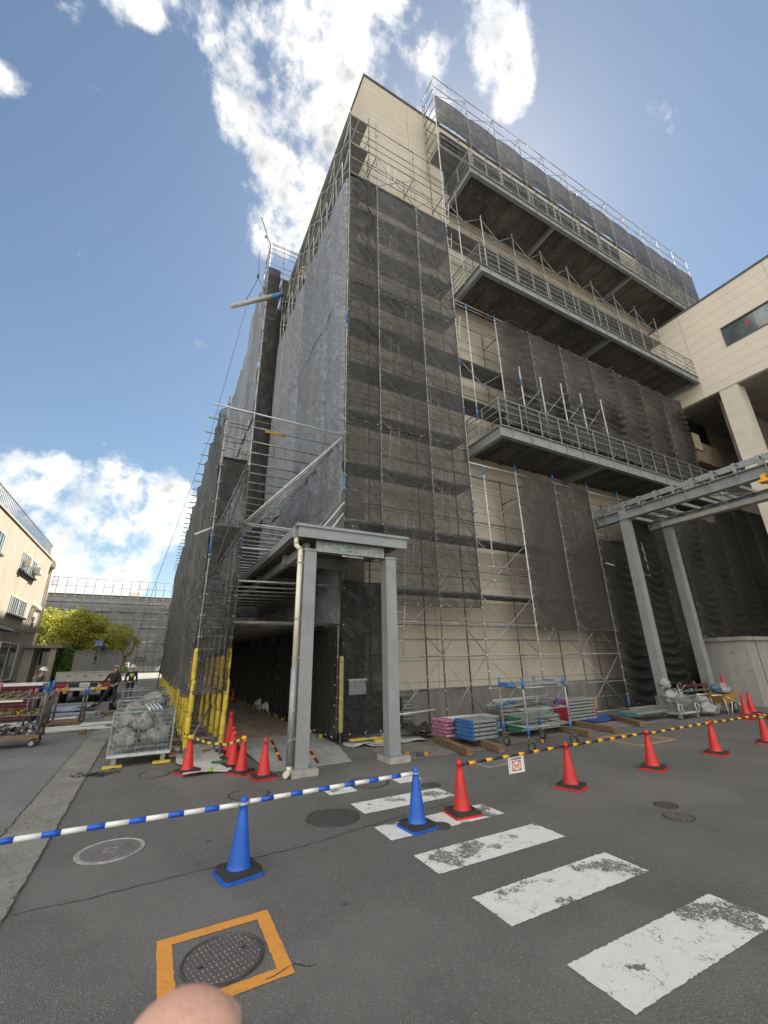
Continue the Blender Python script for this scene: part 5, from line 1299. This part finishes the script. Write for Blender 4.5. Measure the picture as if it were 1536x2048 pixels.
# eye anchors
gE = 'small brass eye anchors along the apron edge'
for i, (x, y) in enumerate([(4.75, 8.25), (4.85, 8.22), (5.05, 8.0), (5.17, 8.03), (5.0, 8.08), (6.05, 8.0), (6.12, 8.02), (6.2, 8.05), (7.6, 8.3), (8.1, 7.7), (8.2, 7.75)]):
    b = MB(); 
    for k in range(8): b.tube((x + .03*math.cos(k*.785), y, .05 + .03*math.sin(k*.785)), (x + .03*math.cos((k+1)*.785), y, .05 + .03*math.sin((k+1)*.785)), .010, 5)
    tag(b.build('eye_anchor', YELP if i % 2 else BLK), 'small brass and black eye bolt lying near the apron edge', 'anchor', gE)
# paper notice on the black netting
t = thing('paper_notice', 'small framed paper notice tied on the black corner netting', 'notice', (4.45, 9.8, 1.25)); MB().box((4.22, 9.80, 1.08), (4.68, 9.805, 1.42)).build('sheet', pm('clear_sleeve', (.16, .16, .175), (.11, .11, .12), 8, .3), t)
MB().box((4.20, 9.79, 1.39), (4.70, 9.799, 1.43)).build('frame', GREYL, t)
for k in range(7): MB().box((4.27 + .02 * (k % 2), 9.797, 1.345 - k * .038), (4.60 - .03 * (k % 3), 9.7985, 1.352 - k * .038)).build('text_line', GREYL, t)
# ramp plates and floor in the tunnel
t = thing('steel_ramp', 'pale steel road plates ramping up into the tunnel', 'ramp', (2.9, 9.9, 0))
MB().add([(2.12, 8.45, .008), (3.72, 8.47, .008), (4.02, 9.95, .05), (2.05, 9.95, .05)], [(0, 1, 2, 3)]).add([(2.12, 8.45, .0), (3.72, 8.47, .0), (3.72, 8.47, .008), (2.12, 8.45, .008)], [(0, 1, 2, 3)]).build('plate', PLATE, t)
MB().add([(2.05, 9.97, .05), (4.02, 9.97, .05), (3.98, 11.4, .10), (2.0, 11.4, .10)], [(0, 1, 2, 3)]).build('plate', PLATE, t)
for (a, b_) in (((2.5, 9.1), (2.82, 11.3)), ((3.08, 8.6), (3.4, 10.4))):
    n = 9; pa_, pb_ = Vector((*a, 0)), Vector((*b_, 0)); b = MB(); d = (pb_-pa_).normalized(); s = Vector((-d.y, d.x, 0)) * .03
    for k in range(n):
        p, q = pa_.lerp(pb_, k/n), pa_.lerp(pb_, (k+1)/n); f_ = lambda v: Vector((v.x, v.y, .012 + (v.y - 8.45)*.0285 + .006))
        b.add([f_(p-s), f_(p+s), f_(q+s), f_(q-s)], [(0, 1, 2, 3)], k % 3 == 2)
    b.build('strap', [MAROON, YELP], t)
struct(MB().box((1.58, 11.42, .03), (3.93, 31, .105)).build('walkway_floor', DECKW))
b = MB()
for y in (13.2, 15.0, 16.8, 18.6, 21): b.box((1.6, y, .106), (3.9, y + .012, .108))
for x in (2.35, 3.2): b.box((x, 11.5, .106), (x + .010, 30, .108))
struct(b.build('floor_joints', CRK))
# striped tape at the padded posts
def tape(name, label, pts, wd=.04):
    b = MB(); k = 0
    for a, c in zip(pts[:-1], pts[1:]):
        a, c = Vector(a), Vector(c); n = max(1, int((c-a).length / .06))
        for i in range(n):
            p, q = a.lerp(c, i/n), a.lerp(c, (i+1)/n); u_ = Vector((0, .003, wd)); dd_ = (q-p)*.35
            b.add([p, q, q + u_ + dd_*0, p + u_], [(0, 1, 2, 3)], k % 2); b.add([p + Vector((0, .002, 0)), q + Vector((0, .002, 0)), q + u_, p + u_], [(0, 1, 2, 3)], k % 2); k += 1
    return tag(b.build(name, [YEL, BLK]), label, 'tape')
tape('hazard_tape', 'yellow and black tape slung from the padded post to the tied cone and on', [(.62, 9.8, .62), (.84, 9.24, .55), (1.1, 9.0, .47), (1.42, 8.9, .42), (1.66, 8.66, .53), (1.7, 8.62, .50)])
t = tag(MB().ball((.84, 9.24, .57), .05, 8, sq=(1.3, 1, .8)).build('tape_knot', YEL), 'crumpled yellow tape knot on the cone beside the padded posts', 'tape')
t = tag(MB().ball((1.68, 8.66, .56), .045, 8, sq=(1.2, 1, .8)).build('tape_knot', YELP), 'crumpled tape knot on top of the cone nearest the ramp', 'tape')
b = MB().lathe([(.02, .02), (.045, .02), (.045, .05), (.02, .05)], (1.2, 8.95, .03), 14); tag(b.build('tape_roll', pm('lime_plastic', (.35, .55, .08), (.25, .42, .06), 5, .5)), 'small lime green tape roll on the dirty white sheet', 'tape roll')
# ================================================================== WIRE CAGES AND BAGS
def bag(parent_t, x, y, z, r, seed, mat=BAG, name='rubble_bag', label=None, sq=(1.1, .9, .8)):
    b = MB(); n = 40; h = 24; vs = []; fs = []
    for i in range(h + 1):
        th = math.pi * i / h
        for k in range(n):
            ph = 2*math.pi*k/n; d = Vector((math.sin(th)*math.cos(ph), math.sin(th)*math.sin(ph), math.cos(th)))
            q = r * (1.02 + .30 * noise.noise(d * 1.8 + Vector((seed, 0, 0))) - .22 * abs(noise.noise(Vector((d.x * 5, d.y * 5, d.z * 1.6)) + Vector((0, seed, 0)))) - .06 * abs(noise.noise(d * 9 + Vector((0, 0, seed)))) + (.25 * max(0, d.z - .82) / .18))
            vs.append(Vector((x, y, z)) + Vector((d.x*sq[0], d.y*sq[1], max(d.z, -.75)*sq[2])) * q)
    for i in range(h):
        for k in range(n): fs.append((i*n+k, (i+1)*n+k, (i+1)*n+(k+1) % n, i*n+(k+1) % n))
    b.add(vs, fs, 0, True); o = b.build(name, mat)
    return tag(o, label, 'bag', 'rubble bags in wire cages')
def cage(x0, x1, y0, y1, z0, z1, label, rot=0, pitch=.075):
    t = thing('wire_cage', label, 'wire cage', ((x0+x1)/2, (y0+y1)/2, z0), 0, 'wire mesh pallet cages')
    def side(pa, pb, z0=z0, z1=z1):
        b = MB(); pa = Vector((*pa, 0)); pb = Vector((*pb, 0)); n = int((pb-pa).length / pitch)
        for k in range(n + 1): p = pa.lerp(pb, k/n); b.tube((p.x, p.y, z0 + .06), (p.x, p.y, z1), .0048, 4, cap=False)
        z = z0 + .06
        while z < z1: b.tube((pa.x, pa.y, z), (pb.x, pb.y, z), .0048, 4, cap=False); z += pitch * 1.1
        b.tube((pa.x, pa.y, z1), (pb.x, pb.y, z1), .014, 6)
        b.build('mesh_side', pm('cage_wire', (.30, .34, .33), (.18, .20, .195), 9, .5, .2), t)
    side((x0, y0), (x1, y0)); side((x1, y0), (x1, y1)); side((x1, y1), (x0, y1)); side((x0, y1), (x0, y0))
    for x in (x0, x1):
        for y in (y0, y1): MB().box((x - .012, y - .012, z0), (x + .012, y + .012, z1)).build('corner_post', STEEL, t)
    MB().box((x0, y0 - .02, z0), (x1, y0 + .02, z0 + .05)).box((x0, y1 - .02, z0), (x1, y1 + .02, z0 + .05)).box((x0, y0 + .02, z0 + .01), (x1, y1 - .02, z0 + .03)).build('base_frame', STEELW, t)
    for x in (x0 + .12, x1 - .12):
        for y in (y0 + .05, y1 - .05): MB().box((x - .04, y - .04, z0 - .12), (x + .04, y + .04, z0)).build('foot', GREYL, t)
    return t
cage(-.50, .58, 10.38, 11.3, .17, .95, 'nearest wire cage full of pale rubble bags beside the padded posts')
for i, (x, y, z, r) in enumerate([(-.25, 10.7, .42, .24), (.3, 10.72, .48, .27), (.05, 10.65, .72, .2), (-.28, 11.0, .7, .22), (.35, 11.05, .6, .22), (.0, 10.95, .4, .2)]): bag(None, x, y, z, r, i * 5.1, label='pale rubble bag in the nearest cage, ' + ('lower left', 'lower right', 'upper middle', 'rear left', 'rear right', 'rear bottom')[i])
for i, x in enumerate((-.38, .45)): t = MB().box((x - .16, 10.30, .01), (x + .16, 10.44, .045)).build('yellow_pad', YEL); tag(t, 'yellow plastic pad under the ' + ('left', 'right')[i] + ' front foot of the nearest cage', 'pad', 'yellow pads under the cage')
t = thing('pipe_bundle', 'four pale blue ended pipes lying across the nearest cage top', 'pipe bundle', (.3, 10.6, .98))
for k in range(4): MB().tube((.12 + k * .07, 10.25 + k*.02, .985), (.02 + k * .075, 11.2, 1.02), .022, 8).tube((.12 + k*.07, 10.25 + k*.02, .985), (.119 + k*.07, 10.33 + k*.02, .987), .0245, 8, 1).build('pipe', [STEELW, BLUEP], t)
cage(-.55, .55, 12.2, 13.3, .17, 1.05, 'second wire cage behind the nearest one')
for i, (x, y) in enumerate(((.3, 12.6), (-.2, 12.8), (.25, 13.0))): bag(None, x, y, .55 + .2*i, .25, 40 + i*3, label='pale rubble bag in the second cage, ' + ('front', 'left', 'top')[i])
cage(-.6, .5, 14.6, 15.8, .17, 1.15, 'third wire cage, farthest along the strip'); bag(None, .2, 15.1, .8, .3, 61, label='pale rubble bag heaped in the farthest cage')
cage(14.2, 15.35, 8.0, 8.6, .15, .62, 'low wire trolley cage heaped with scrap beside the pergola column', pitch=.06)
for i, (x, y, z, r) in enumerate([(14.45, 8.3, .62, .26), (14.75, 8.2, .48, .22), (15.1, 8.3, .45, .24), (14.4, 8.35, .98, .19)]): bag(None, x, y, z, r, 70 + i*4.4, label=('crumpled', 'flattened', 'sagging', 'bulging upright')[i] + ' plastic bag in the low trolley cage')
t = thing('scrap_heap', 'tangle of blue and grey scrap strips stuck in the low trolley cage', 'scrap', (14.9, 8.3, .6))
for k in range(40):
    p = Vector((random.uniform(14.5, 15.3), random.uniform(8.05, 8.55), random.uniform(.45, .85))); q = p + Vector((random.gauss(0, .18), random.gauss(0, .1), random.gauss(0, .14)))
    MB().tube(p, q, random.uniform(.006, .018), 5).build('strip', random.choice([STEELW, BLUEP, STEEL, GREYD, TARPW]), t)
for s in (14.2, 15.1): MB().path([(s, 7.95, .15), (s - .05, 7.95, .42), (s + .12, 7.95, .42), (s + .17, 7.95, .15)], .014, 6).build('handle', STEELW, t)
t = thing('wheelbarrow', 'old yellow wheelbarrow loaded with sacks before the shed', 'wheelbarrow', (16.9, 7.9, 0))
MB().add([(16.35, 7.7, .62), (17.35, 7.7, .68), (17.35, 8.25, .68), (16.35, 8.25, .62), (16.6, 7.82, .33), (17.1, 7.82, .33), (17.1, 8.13, .33), (16.6, 8.13, .33)], [(0, 1, 5, 4), (1, 2, 6, 5), (2, 3, 7, 6), (3, 0, 4, 7), (4, 5, 6, 7)]).build('tray', pm('rusty_yellow', (.50, .30, .06), (.30, .14, .05), 7, .7), t)
for y in (7.75, 8.2): MB().path([(15.75, y, .62), (16.4, y, .60), (17.2, y, .32), (17.45, y, .2)], .018, 7).build('handle', CREAM, t)
for y in (7.78, 8.17): MB().tube((16.45, y, .6), (16.55, y, .01), .016, 6).tube((16.9, y, .4), (16.75, y, .01), .016, 6).build('leg', CREAM, t)
wq = MB().tube((17.4, 7.93, .19), (17.4, 8.02, .19), .18, 20).build('wheel', RUB, t); MB().tube((17.4, 7.92, .19), (17.4, 8.03, .19), .1, 14).build('rim', GREYL, wq)
bag(None, 16.95, 7.95, .72, .22, 90, label='pale sack slumped in the wheelbarrow')
bag(None, 16.6, 8.0, .76, .16, 93, pm('blue_sack', (.08, .13, .22), (.05, .08, .14), 7, .6), label='dark blue sack in the wheelbarrow')
bag(None, 15.9, 8.05, .2, .26, 97, pm('grey_block', (.33, .33, .32), (.24, .24, .23), 6, .8), 'grey_sack', 'grey sack on the ground left of the wheelbarrow', (1.3, .9, .7))
bag(None, 16.2, 8.3, .42, .22, 99, MATS['grey_block'], 'grey_sack', 'grey sack resting behind the one on the ground', (1.3, .9, .6))
t = thing('red_pallets', 'low red and black rack parts stacked behind the pergola column', 'rack parts', (16.8, 9, 0))
for k in range(4): MB().box((16.0 + .1*k, 8.9, .3 + .16*k), (18.4 - .15*k, 9.05, .36 + .16*k)).build('rail', MAROON if k % 2 else STEELD, t)
for x in (16.3, 17.2, 18.0): MB().box((x, 8.92, 0), (x + .06, 9.0, .95)).build('upright', STEELD, t)
t = thing('board_stack', 'stack of weathered boards at the foot of the pergola column', 'boards', (14.6, 8.9, 0))
for k in range(3): MB().box((13.7 + .1*k, 8.95, .01 + .09*k), (15.2, 9.35, .08 + .09*k)).build('board', CONC, t)
# ================================================================== LEFT YARD CLUTTER
def rack(x0, x1, y0, y1, h, label, wheels=True, base=WOOD):
    t = thing('post_rack', label, 'rack', ((x0+x1)/2, (y0+y1)/2, 0))
    z = .2 if wheels else .12
    MB().box((x0, y0, z), (x1, y1, z + .07)).build('base', base, t)
    for x in (x0 + .04, x1 - .04):
        for y in (y0 + .04, y1 - .04): MB().tube((x, y, z + .07), (x, y, h), .03, 8).tube((x, y, h - .22), (x, y, h + .02), .036, 8, 1).build('post', [STEELD, pm('faded_pink', (.45, .16, .19), (.35, .1, .13), 6, .6) if x < (x0+x1)/2 else BLUEP], t)
    if wheels:
        for x in (x0 + .1, x1 - .12):
            for y in (y0 + .06, y1 - .06): wq = MB().tube((x, y - .02, .09), (x, y + .02, .09), .085, 16).build('caster', RUB, t); MB().tube((x, y - .025, .09), (x, y + .025, .09), .05, 12).build('rim', GREYL, wq)
    else:
        for x in (x0 + .1, (x0+x1)/2, x1 - .1): MB().box((x - .04, y0, 0), (x + .04, y1, .119)).build('runner', WOOD, t)
    return t
t = rack(-3.35, -2.18, 13.95, 14.7, 1.46, 'nearest wheeled rack loaded with bundled clamps at the left edge')
for z, c1_, c2_, nm, lab in ((1.12, YELP, STEELD, 'clamp_bundle', 'heap of yellowish rusty clamps on the top shelf of the nearest rack'), (.74, STEELD, YEL, 'clamp_bundle', 'heap of grey and yellow webbing on the middle shelf of the nearest rack'), (.30, pm('purple_paint', (.10, .03, .06), (.06, .02, .035), 6, .6), STEELW, 'bolt_bundle', 'heap of purple ended rods on the bottom shelf of the nearest rack')):
    MB().box((-3.33, 13.97, z - .03), (-2.2, 14.68, z - .01)).build('shelf', STEELD, t)
    q = thing(nm, lab, 'clamps', (-2.75, 14.3, z))
    for k in range(85):
        p = Vector((random.uniform(-3.2, -2.28), random.uniform(13.95, 14.6), z + abs(random.gauss(0, .07)))); d = Vector((random.gauss(0, .06), random.gauss(0, .05), random.gauss(0, .03)))
        if nm == 'bolt_bundle': d = Vector((.02, .25, .03)) * random.uniform(.6, 1)
        MB().tube(p, p + d, random.uniform(.012, .026), 5).build('clamp' if nm == 'clamp_bundle' else 'rod', (pm('olive_rust', (.26, .20, .08), (.14, .10, .05), 14, .8) if random.random() < .6 else random.choice([c2_, STEELD])) if z > .5 else random.choice([c1_, c1_, c2_]), q)
MB().box((-3.9, 13.9, 1.04), (-2.65, 13.94, 1.08)).build('amber_rail', CREAM, t)
t2 = rack(-2.62, -1.72, 17.3, 18.3, 1.12, 'second rack of bare posts on a wooden base before the truck', False)
t3 = rack(-3.0, -2.6, 16.2, 17.0, 1.2, 'narrow dark rack standing between the two larger racks', True, STEELD)
t = MB().box((-1.52, 15.45, .005), (-1.38, 15.75, .12)).build('timber_offcut', WOOD); tag(t, 'short timber offcut lying alone on the road', 'timber')
t = thing('maroon_deck_stack', 'long stack of maroon ribbed decks with a pale board on top', 'deck stack', (-4.8, 19.5, 0))
for k in range(11): MB().box((-7.2, 19.2, .06 + k*.105), (-3.35, 20.3, .15 + k*.105)).box((-7.2, 19.17, .08 + k*.105), (-3.35, 19.199, .10 + k*.105)).build('deck', MAROON, t)
MB().box((-7.3, 19.1, 1.22), (-3.2, 20.4, 1.29)).build('top_board', WHITEP, t)
for x in (-6.8, -5, -3.6): MB().box((x, 19.3, 0), (x + .1, 20.2, .06)).build('runner', WOOD, t)
t = thing('white_batons', 'scattered bundle of long white batons lying on the road', 'batons', (-2.3, 17.2, 0))
for k in range(22):
    y = random.uniform(16.3, 17.5); x = random.uniform(-3.2, -2.3); MB().box((0, -.02, 0), (random.uniform(1.2, 1.9), .02, .025), rot=rz(random.uniform(-.06, .22)), ctr=(0, 0, 0)).build('baton', WHITEP, t, True).location = (x + 2.3, y - 17.2, .01 + .027 * (k % 4))
def flats(x, y, n, mats, label, L_=1.8, W_=.25, a=0, nm='plank_pile', cat='plank pile'):
    t = thing(nm, label, cat, (x, y, 0), a)
    for k in range(n):
        MB().box((-L_/2 + random.uniform(-.15, .15), -W_*1.2 + (k % 3)*W_*.8, .02 + (k//3)*.06), (L_/2 + random.uniform(-.15, .15), -W_*1.2 + (k % 3)*W_*.8 + W_*.75, .07 + (k//3)*.06)).build('plank', random.choice(mats), t, True)
    for s in (-.6, .6): MB().box((s - .04, -W_*1.3, 0), (s + .04, W_*1.3, .02)).build('runner', WOOD, t, True)
    return t
LBL = pm('light_blue_plank', (.16, .34, .48), (.12, .26, .38), 6, .5)
flats(-2.2, 20.3, 9, [LBL, GREYL, GREYL], 'blue and grey plank pile just behind the bare post rack', 1.5)
flats(-1.2, 20.9, 6, [WOOD, MAROON, PLY], 'brownish board pile near the strip beside the wire cages', 1.0)
flats(-3.2, 21.6, 15, [GREYL, STEELW, BLUEP], 'tall grey and blue tipped plank pile in front of the truck', 1.9)
flats(-3.0, 23.5, 15, [GREYL, STEELW, GREYD], 'grey plank pile beneath the truck tailgate', 2.1)
flats(-2.6, 19.3, 6, [STEELW, WHITEP], 'low pile of short white boards beside the narrow dark rack', 1.1, .16, .5)
flats(-3.4, 18.3, 9, [GREEN, LBL, TARPW], 'green and blue panel pile beside the maroon stack', .9, .22, .2)
for k, (x, y) in enumerate(((-.2, 17.5), (.1, 19.2), (-.1, 21.4))):
    flats(x, y, 9, [STEELW, GREYL, LBL], ('nearest', 'middle', 'farthest')[k] + ' of three steel plank piles along the strip past the cages', 1.0, .3, .1)
t = thing('hand_trolley', 'black hand trolley with a looped blue handle among the racks', 'trolley', (-2.75, 17.6, 0))
MB().path([(-3.0, 17.6, .1), (-3.0, 17.5, 1.2), (-2.6, 17.5, 1.2), (-2.6, 17.6, .1)], .028, 8).build('handle', pm('navy_tube', (.03, .05, .16), (.02, .03, .1), 6, .4), t); MB().box((-3.1, 17.55, .1), (-2.5, 18.2, .16)).build('base', BLK, t)
for x in (-3.05, -2.55): MB().tube((x - .03, 17.6, .12), (x + .03, 17.6, .12), .12, 14).build('wheel', RUB, t)
b = MB(); 
for k in range(60):
    p = Vector((-.62 + random.gauss(0, .13), 9.9 + random.gauss(0, .08), .012 + abs(random.gauss(0, .025)))); a = random.random() * 3; b.tube(p, p + Vector((math.cos(a), math.sin(a)*.6, random.gauss(0, .1))) * .1, .008, 4)
tag(b.build('rope_coil', BLK), 'tangled heap of black rope ties on the concrete strip', 'rope')
crumple('black_net_heap', 'black net heap lying in front of the worker', -1.35, -.7, 22.8, 23.8, .01, .35, RUB, 'net', 12, 14)

# ================================================================== PEOPLE
def skinobj(name, chain, edges, mat, parent, sub=1):
    """chain: [(pos, radius)], edges between indices; surface grown with the Skin modifier"""
    me = bpy.data.meshes.new(name); me.from_pydata([p for p, r in chain], edges, []); me.materials.append(mat)
    o = bpy.data.objects.new(name, me); COL.objects.link(o); o.parent = parent
    md = o.modifiers.new('skin', 'SKIN'); md.use_smooth_shade = True
    for i, (p, r) in enumerate(chain):
        sv = me.skin_vertices[0].data[i]; sv.radius = (r, r) if not isinstance(r, tuple) else r; sv.use_root = (i == 0)
    s = o.modifiers.new('sub', 'SUBSURF'); s.levels = sub; s.render_levels = sub + 1
    bpy.context.view_layer.update()
    m2 = bpy.data.meshes.new_from_object(o.evaluated_get(bpy.context.evaluated_depsgraph_get()))
    if not m2.materials: m2.materials.append(mat)
    o.modifiers.clear(); o.data = m2; return o
def person(loc, rot, J, top, pants, label, helmet=True, vest=None, scale=1.0, cat='person'):
    t = thing('person', label, cat, loc, rot)
    r = dict(pel=.105, wst=.095, chs=.125, nck=.05, hdl=.06, hd=.085, hdt=.07, shl=.058, elb=.040, wri=.028, hip=.085, kne=.058, ank=.040)
    P = J
    pts = [(P['pelvis'], .10), (P['waist'], .095), (P['chest'], .12), (P['neck'], .05), (P['chin'], .058), (P['head'], .082), (P['crown'], .062)]
    E = [(0, 1), (1, 2), (2, 3), (3, 4), (4, 5), (5, 6)]
    for s in 'lr':
        b0 = len(pts); pts += [(P['sh'+s], .05), (P['el'+s], .036), (P['wr'+s], .026), (P['ha'+s], .034), ((Vector(P['ha'+s])*1.6 - Vector(P['wr'+s])*.6), .014)]
        E += [(2, b0), (b0, b0+1), (b0+1, b0+2), (b0+2, b0+3), (b0+3, b0+4)]
        b0 = len(pts); pts += [(P['hi'+s], .075), (P['kn'+s], .05), (P['an'+s], .034), (P['to'+s], .03)]
        E += [(0, b0), (b0, b0+1), (b0+1, b0+2), (b0+2, b0+3)]
    skinobj('body', pts, E, SKIN, t)
    # jacket
    pts = [(P['pelvis'], .128), (P['waist'], .122), (P['chest'], .155), (Vector(P['chest']).lerp(Vector(P['neck']), .7), .075)]; E = [(0, 1), (1, 2), (2, 3)]
    for s in 'lr':
        b0 = len(pts); pts += [(P['sh'+s], .072), (P['el'+s], .055), (Vector(P['el'+s]).lerp(Vector(P['wr'+s]), .95), .042)]; E += [(2, b0), (b0, b0+1), (b0+1, b0+2)]
    skinobj('jacket', pts, E, top, t)
    pts = [(Vector(P['pelvis']) + Vector((0, 0, .04)), .122)]; E = []
    for s in 'lr':
        b0 = len(pts); pts += [(P['hi'+s], .102), (P['kn'+s], .078), (Vector(P['kn'+s]).lerp(Vector(P['an'+s]), .92), .058)]; E += [(0, b0), (b0, b0+1), (b0+1, b0+2)]
    skinobj('trousers', pts, E, pants, t)
    for s in 'lr':
        a, c = Vector(P['an'+s]), Vector(P['to'+s]); d = (c - a); skinobj('boot', [(a + Vector((0, 0, .05)), .05), (a, .052), (a - d*.25 - Vector((0, 0, .03)), .045)], [(0, 1), (1, 2)], RUB, t); skinobj('boot', [(a, .05), (c, .045), (c + d*.35, .035)], [(0, 1), (1, 2)], RUB, t)
        skinobj('glove', [(Vector(P['wr'+s]), .034), (Vector(P['ha'+s]), .042), (Vector(P['ha'+s])*1.5 - Vector(P['wr'+s])*.5, .02)], [(0, 1), (1, 2)], CREAM if vest is None else BLK, t)
    hd = Vector(P['head']); fwd = (Vector(P['nose']) - hd).normalized(); upv = (Vector(P['crown']) - Vector(P['chin'])).normalized()
    MB().ball(hd + fwd * .092 - upv * .01, .018, 8).build('nose', SKIN, t, True)
    if helmet:
        b = MB(); c = hd + upv * .05; sd_ = upv.cross(fwd).normalized(); vs = []; fs_ = []; n = 18; h = 6
        for i in range(h + 1):
            th = math.pi/2 * i / h
            for k in range(n):
                a = 2*math.pi*k/n; q = .122 if i < h else .135; vs.append(c + (fwd*math.cos(a)*1.12 + sd_*math.sin(a)) * math.sin(th) * q + upv * math.cos(th) * .115)
        for k in range(n): a = 2*math.pi*k/n; vs.append(c + (fwd*math.cos(a)*(1.4 if math.cos(a) > 0 else 1.15) + sd_*math.sin(a)) * .142 - upv*.008)
        for i in range(h + 1):
            for k in range(n): fs_.append((i*n+k, (i+1)*n+k, (i+1)*n+(k+1) % n, i*n+(k+1) % n))
        b.add(vs, fs_, 0, True).build('helmet', WHITEP, t, True)
    b = MB().lathe([(.135, 0), (.142, .02), (.135, .05)], tuple(Vector(P['pelvis']) + Vector((0, 0, .05))), 16); b.build('tool_belt', BLK, t, True)
    if vest:
        skinobj('vest', [(P['waist'], .135), (P['chest'], .168), (Vector(P['chest']).lerp(Vector(P['neck']), .5), .10)], [(0, 1), (1, 2)], vest, t)
    t.scale = (scale,)*3; return t
def pose(**k):
    J = dict(pelvis=(0,0,.94), waist=(0,0,1.08), chest=(0,.0,1.30), neck=(0,0,1.47), chin=(0,-.02,1.54), head=(0,-.01,1.62), crown=(0,0,1.70), nose=(0,-.1,1.61),
        shl=(.19,0,1.40), ell=(.25,.02,1.12), wrl=(.27,-.05,.88), hal=(.27,-.07,.80), shr=(-.19,0,1.40), elr=(-.25,.02,1.12), wrr=(-.27,-.05,.88), har=(-.27,-.07,.80),
        hil=(.10,0,.88), knl=(.11,-.02,.48), anl=(.12,.02,.09), tol=(.13,-.14,.04), hir=(-.10,0,.88), knr=(-.11,-.02,.48), anr=(-.12,.02,.09), tor=(-.13,-.14,.04))
    J.update(k); return J
NAVY = pm('dark_workwear', (.022, .024, .032), (.04, .03, .032), 9, .85); DENIM = pm('navy_trousers', (.03, .04, .06), (.02, .027, .04), 7, .9); OLIVE = pm('grey_green_workwear', (.20, .20, .16), (.15, .15, .12), 7, .9); LIME = pm('lime_vest', (.55, .62, .05), (.42, .5, .04), 6, .6)
person((-1.5, 25.0, 0), R(-20), pose(pelvis=(.04,0,.90), waist=(.02,0,1.05), chest=(-.0,.02,1.27), neck=(-.0,.03,1.44), chin=(.03,-.03,1.52), head=(.03,.0,1.60), crown=(.02,.05,1.68), nose=(.06,-.10,1.66),
    shl=(.19,0,1.38), ell=(.33,-.02,1.15), wrl=(.28,-.18,.98), hal=(.26,-.24,.95), shr=(-.19,.02,1.37), elr=(-.34,.05,1.14), wrr=(-.48,-.04,.93), har=(-.52,-.07,.87),
    hil=(.12,0,.85), knl=(.20,-.08,.47), anl=(.17,.05,.09), tol=(.20,-.10,.04), hir=(-.06,0,.84), knr=(-.26,-.04,.47), anr=(-.48,.06,.09), tor=(-.56,-.06,.04)), NAVY, DENIM, 'worker in dark clothes and white helmet looking up beside the truck', scale=1.03)
person((-.85, 27.6, 0), R(10), pose(), DENIM, DENIM, 'worker in a lime vest standing behind the one looking up', vest=LIME, scale=1.03)
person((-4.05, 22.6, 0), R(60), pose(chest=(0,-.10,1.28), neck=(0,-.16,1.43), chin=(0,-.22,1.49), head=(0,-.22,1.57), crown=(0,-.22,1.65), nose=(0,-.33,1.55), shl=(.19,-.08,1.37), shr=(-.19,-.08,1.37), ell=(.25,-.2,1.14), wrl=(.2,-.4,1.02), hal=(.19,-.47,1.02), elr=(-.25,-.2,1.14), wrr=(-.2,-.38,.98), har=(-.19,-.45,.96)), OLIVE, OLIVE, 'worker in grey green clothes behind the maroon deck stack', scale=1.05)
person((4.45, 16.2, 20.0), R(-60), pose(pelvis=(0,0,.50), waist=(0,-.08,.64), chest=(0,-.22,.82), neck=(0,-.33,.95), chin=(0,-.40,.97), head=(0,-.42,1.05), crown=(0,-.42,1.13), nose=(0,-.53,1.0), shl=(.19,-.24,.90), shr=(-.19,-.24,.90), ell=(.25,-.42,.72), wrl=(.2,-.55,.55), hal=(.2,-.6,.5), elr=(-.25,-.42,.72), wrr=(-.2,-.55,.55), har=(-.2,-.6,.5), hil=(.11,0,.46), hir=(-.11,0,.46), knl=(.16,-.36,.44), knr=(-.16,-.36,.44), anl=(.14,-.1,.10), anr=(-.14,-.1,.10), tol=(.15,-.25,.05), tor=(-.15,-.25,.05)), pm('pale_workwear', (.55, .52, .50), (.45, .43, .41), 6, .8), DENIM, 'crouching worker in a pale jacket high on the left scaffold')
# ------------------------------------------------------------------ photographer's fingertip at the bottom of the frame
fl = [(-.0262, -.0705, .0098), (-.0252, -.0748, .0099), (-.0268, -.0800, .0097), (-.0300, -.0860, .0096)]
D = .0585; sc_ = 1.0
def cl(x, y, d=D): return CAMP + right * x + up * y - back * d
ft = thing('fingertip', 'out of focus pink fingertip poking into the bottom edge', 'finger', tuple(cl(-.027, -.075)))
b = MB(); n = 28; ax = [(-0.0265, -0.0717, 0.0), (-0.0265, -0.0719, 0.0028), (-0.0267, -0.0727, 0.0052), (-0.0271, -0.0741, 0.007), (-0.028, -0.0766, 0.0085), (-0.0298, -0.0812, 0.0098), (-0.0328, -0.0877, 0.0108), (-0.0378, -0.0972, 0.0116), (-0.0443, -0.1082, 0.0122)]
vs = []
for i, (x, y, r_) in enumerate(ax):
    a, c = ax[max(0, i-1)], ax[min(len(ax)-1, i+1)]; d = Vector((c[0]-a[0], c[1]-a[1])).normalized()
    for k in range(n):
        t_ = 2*math.pi*k/n; o_ = r_ * math.cos(t_); vs.append(cl(x - d.y*o_*1.0, y + d.x*o_*1.0, D + .9 * r_ * math.sin(t_)) )
fs_ = [(i*n+k, i*n+(k+1) % n, (i+1)*n+(k+1) % n, (i+1)*n+k) for i in range(len(ax)-1) for k in range(n)]
b.add(vs, fs_, 0, True).build('finger', SKIN, ft)
b = MB().ball(cl(-.0285, -.083, D + .0082), .0055, 12, sq=(1, 1, .5)).build('nail', pm('nail', (.66, .44, .36), (.6, .38, .3), 60, .3), ft)
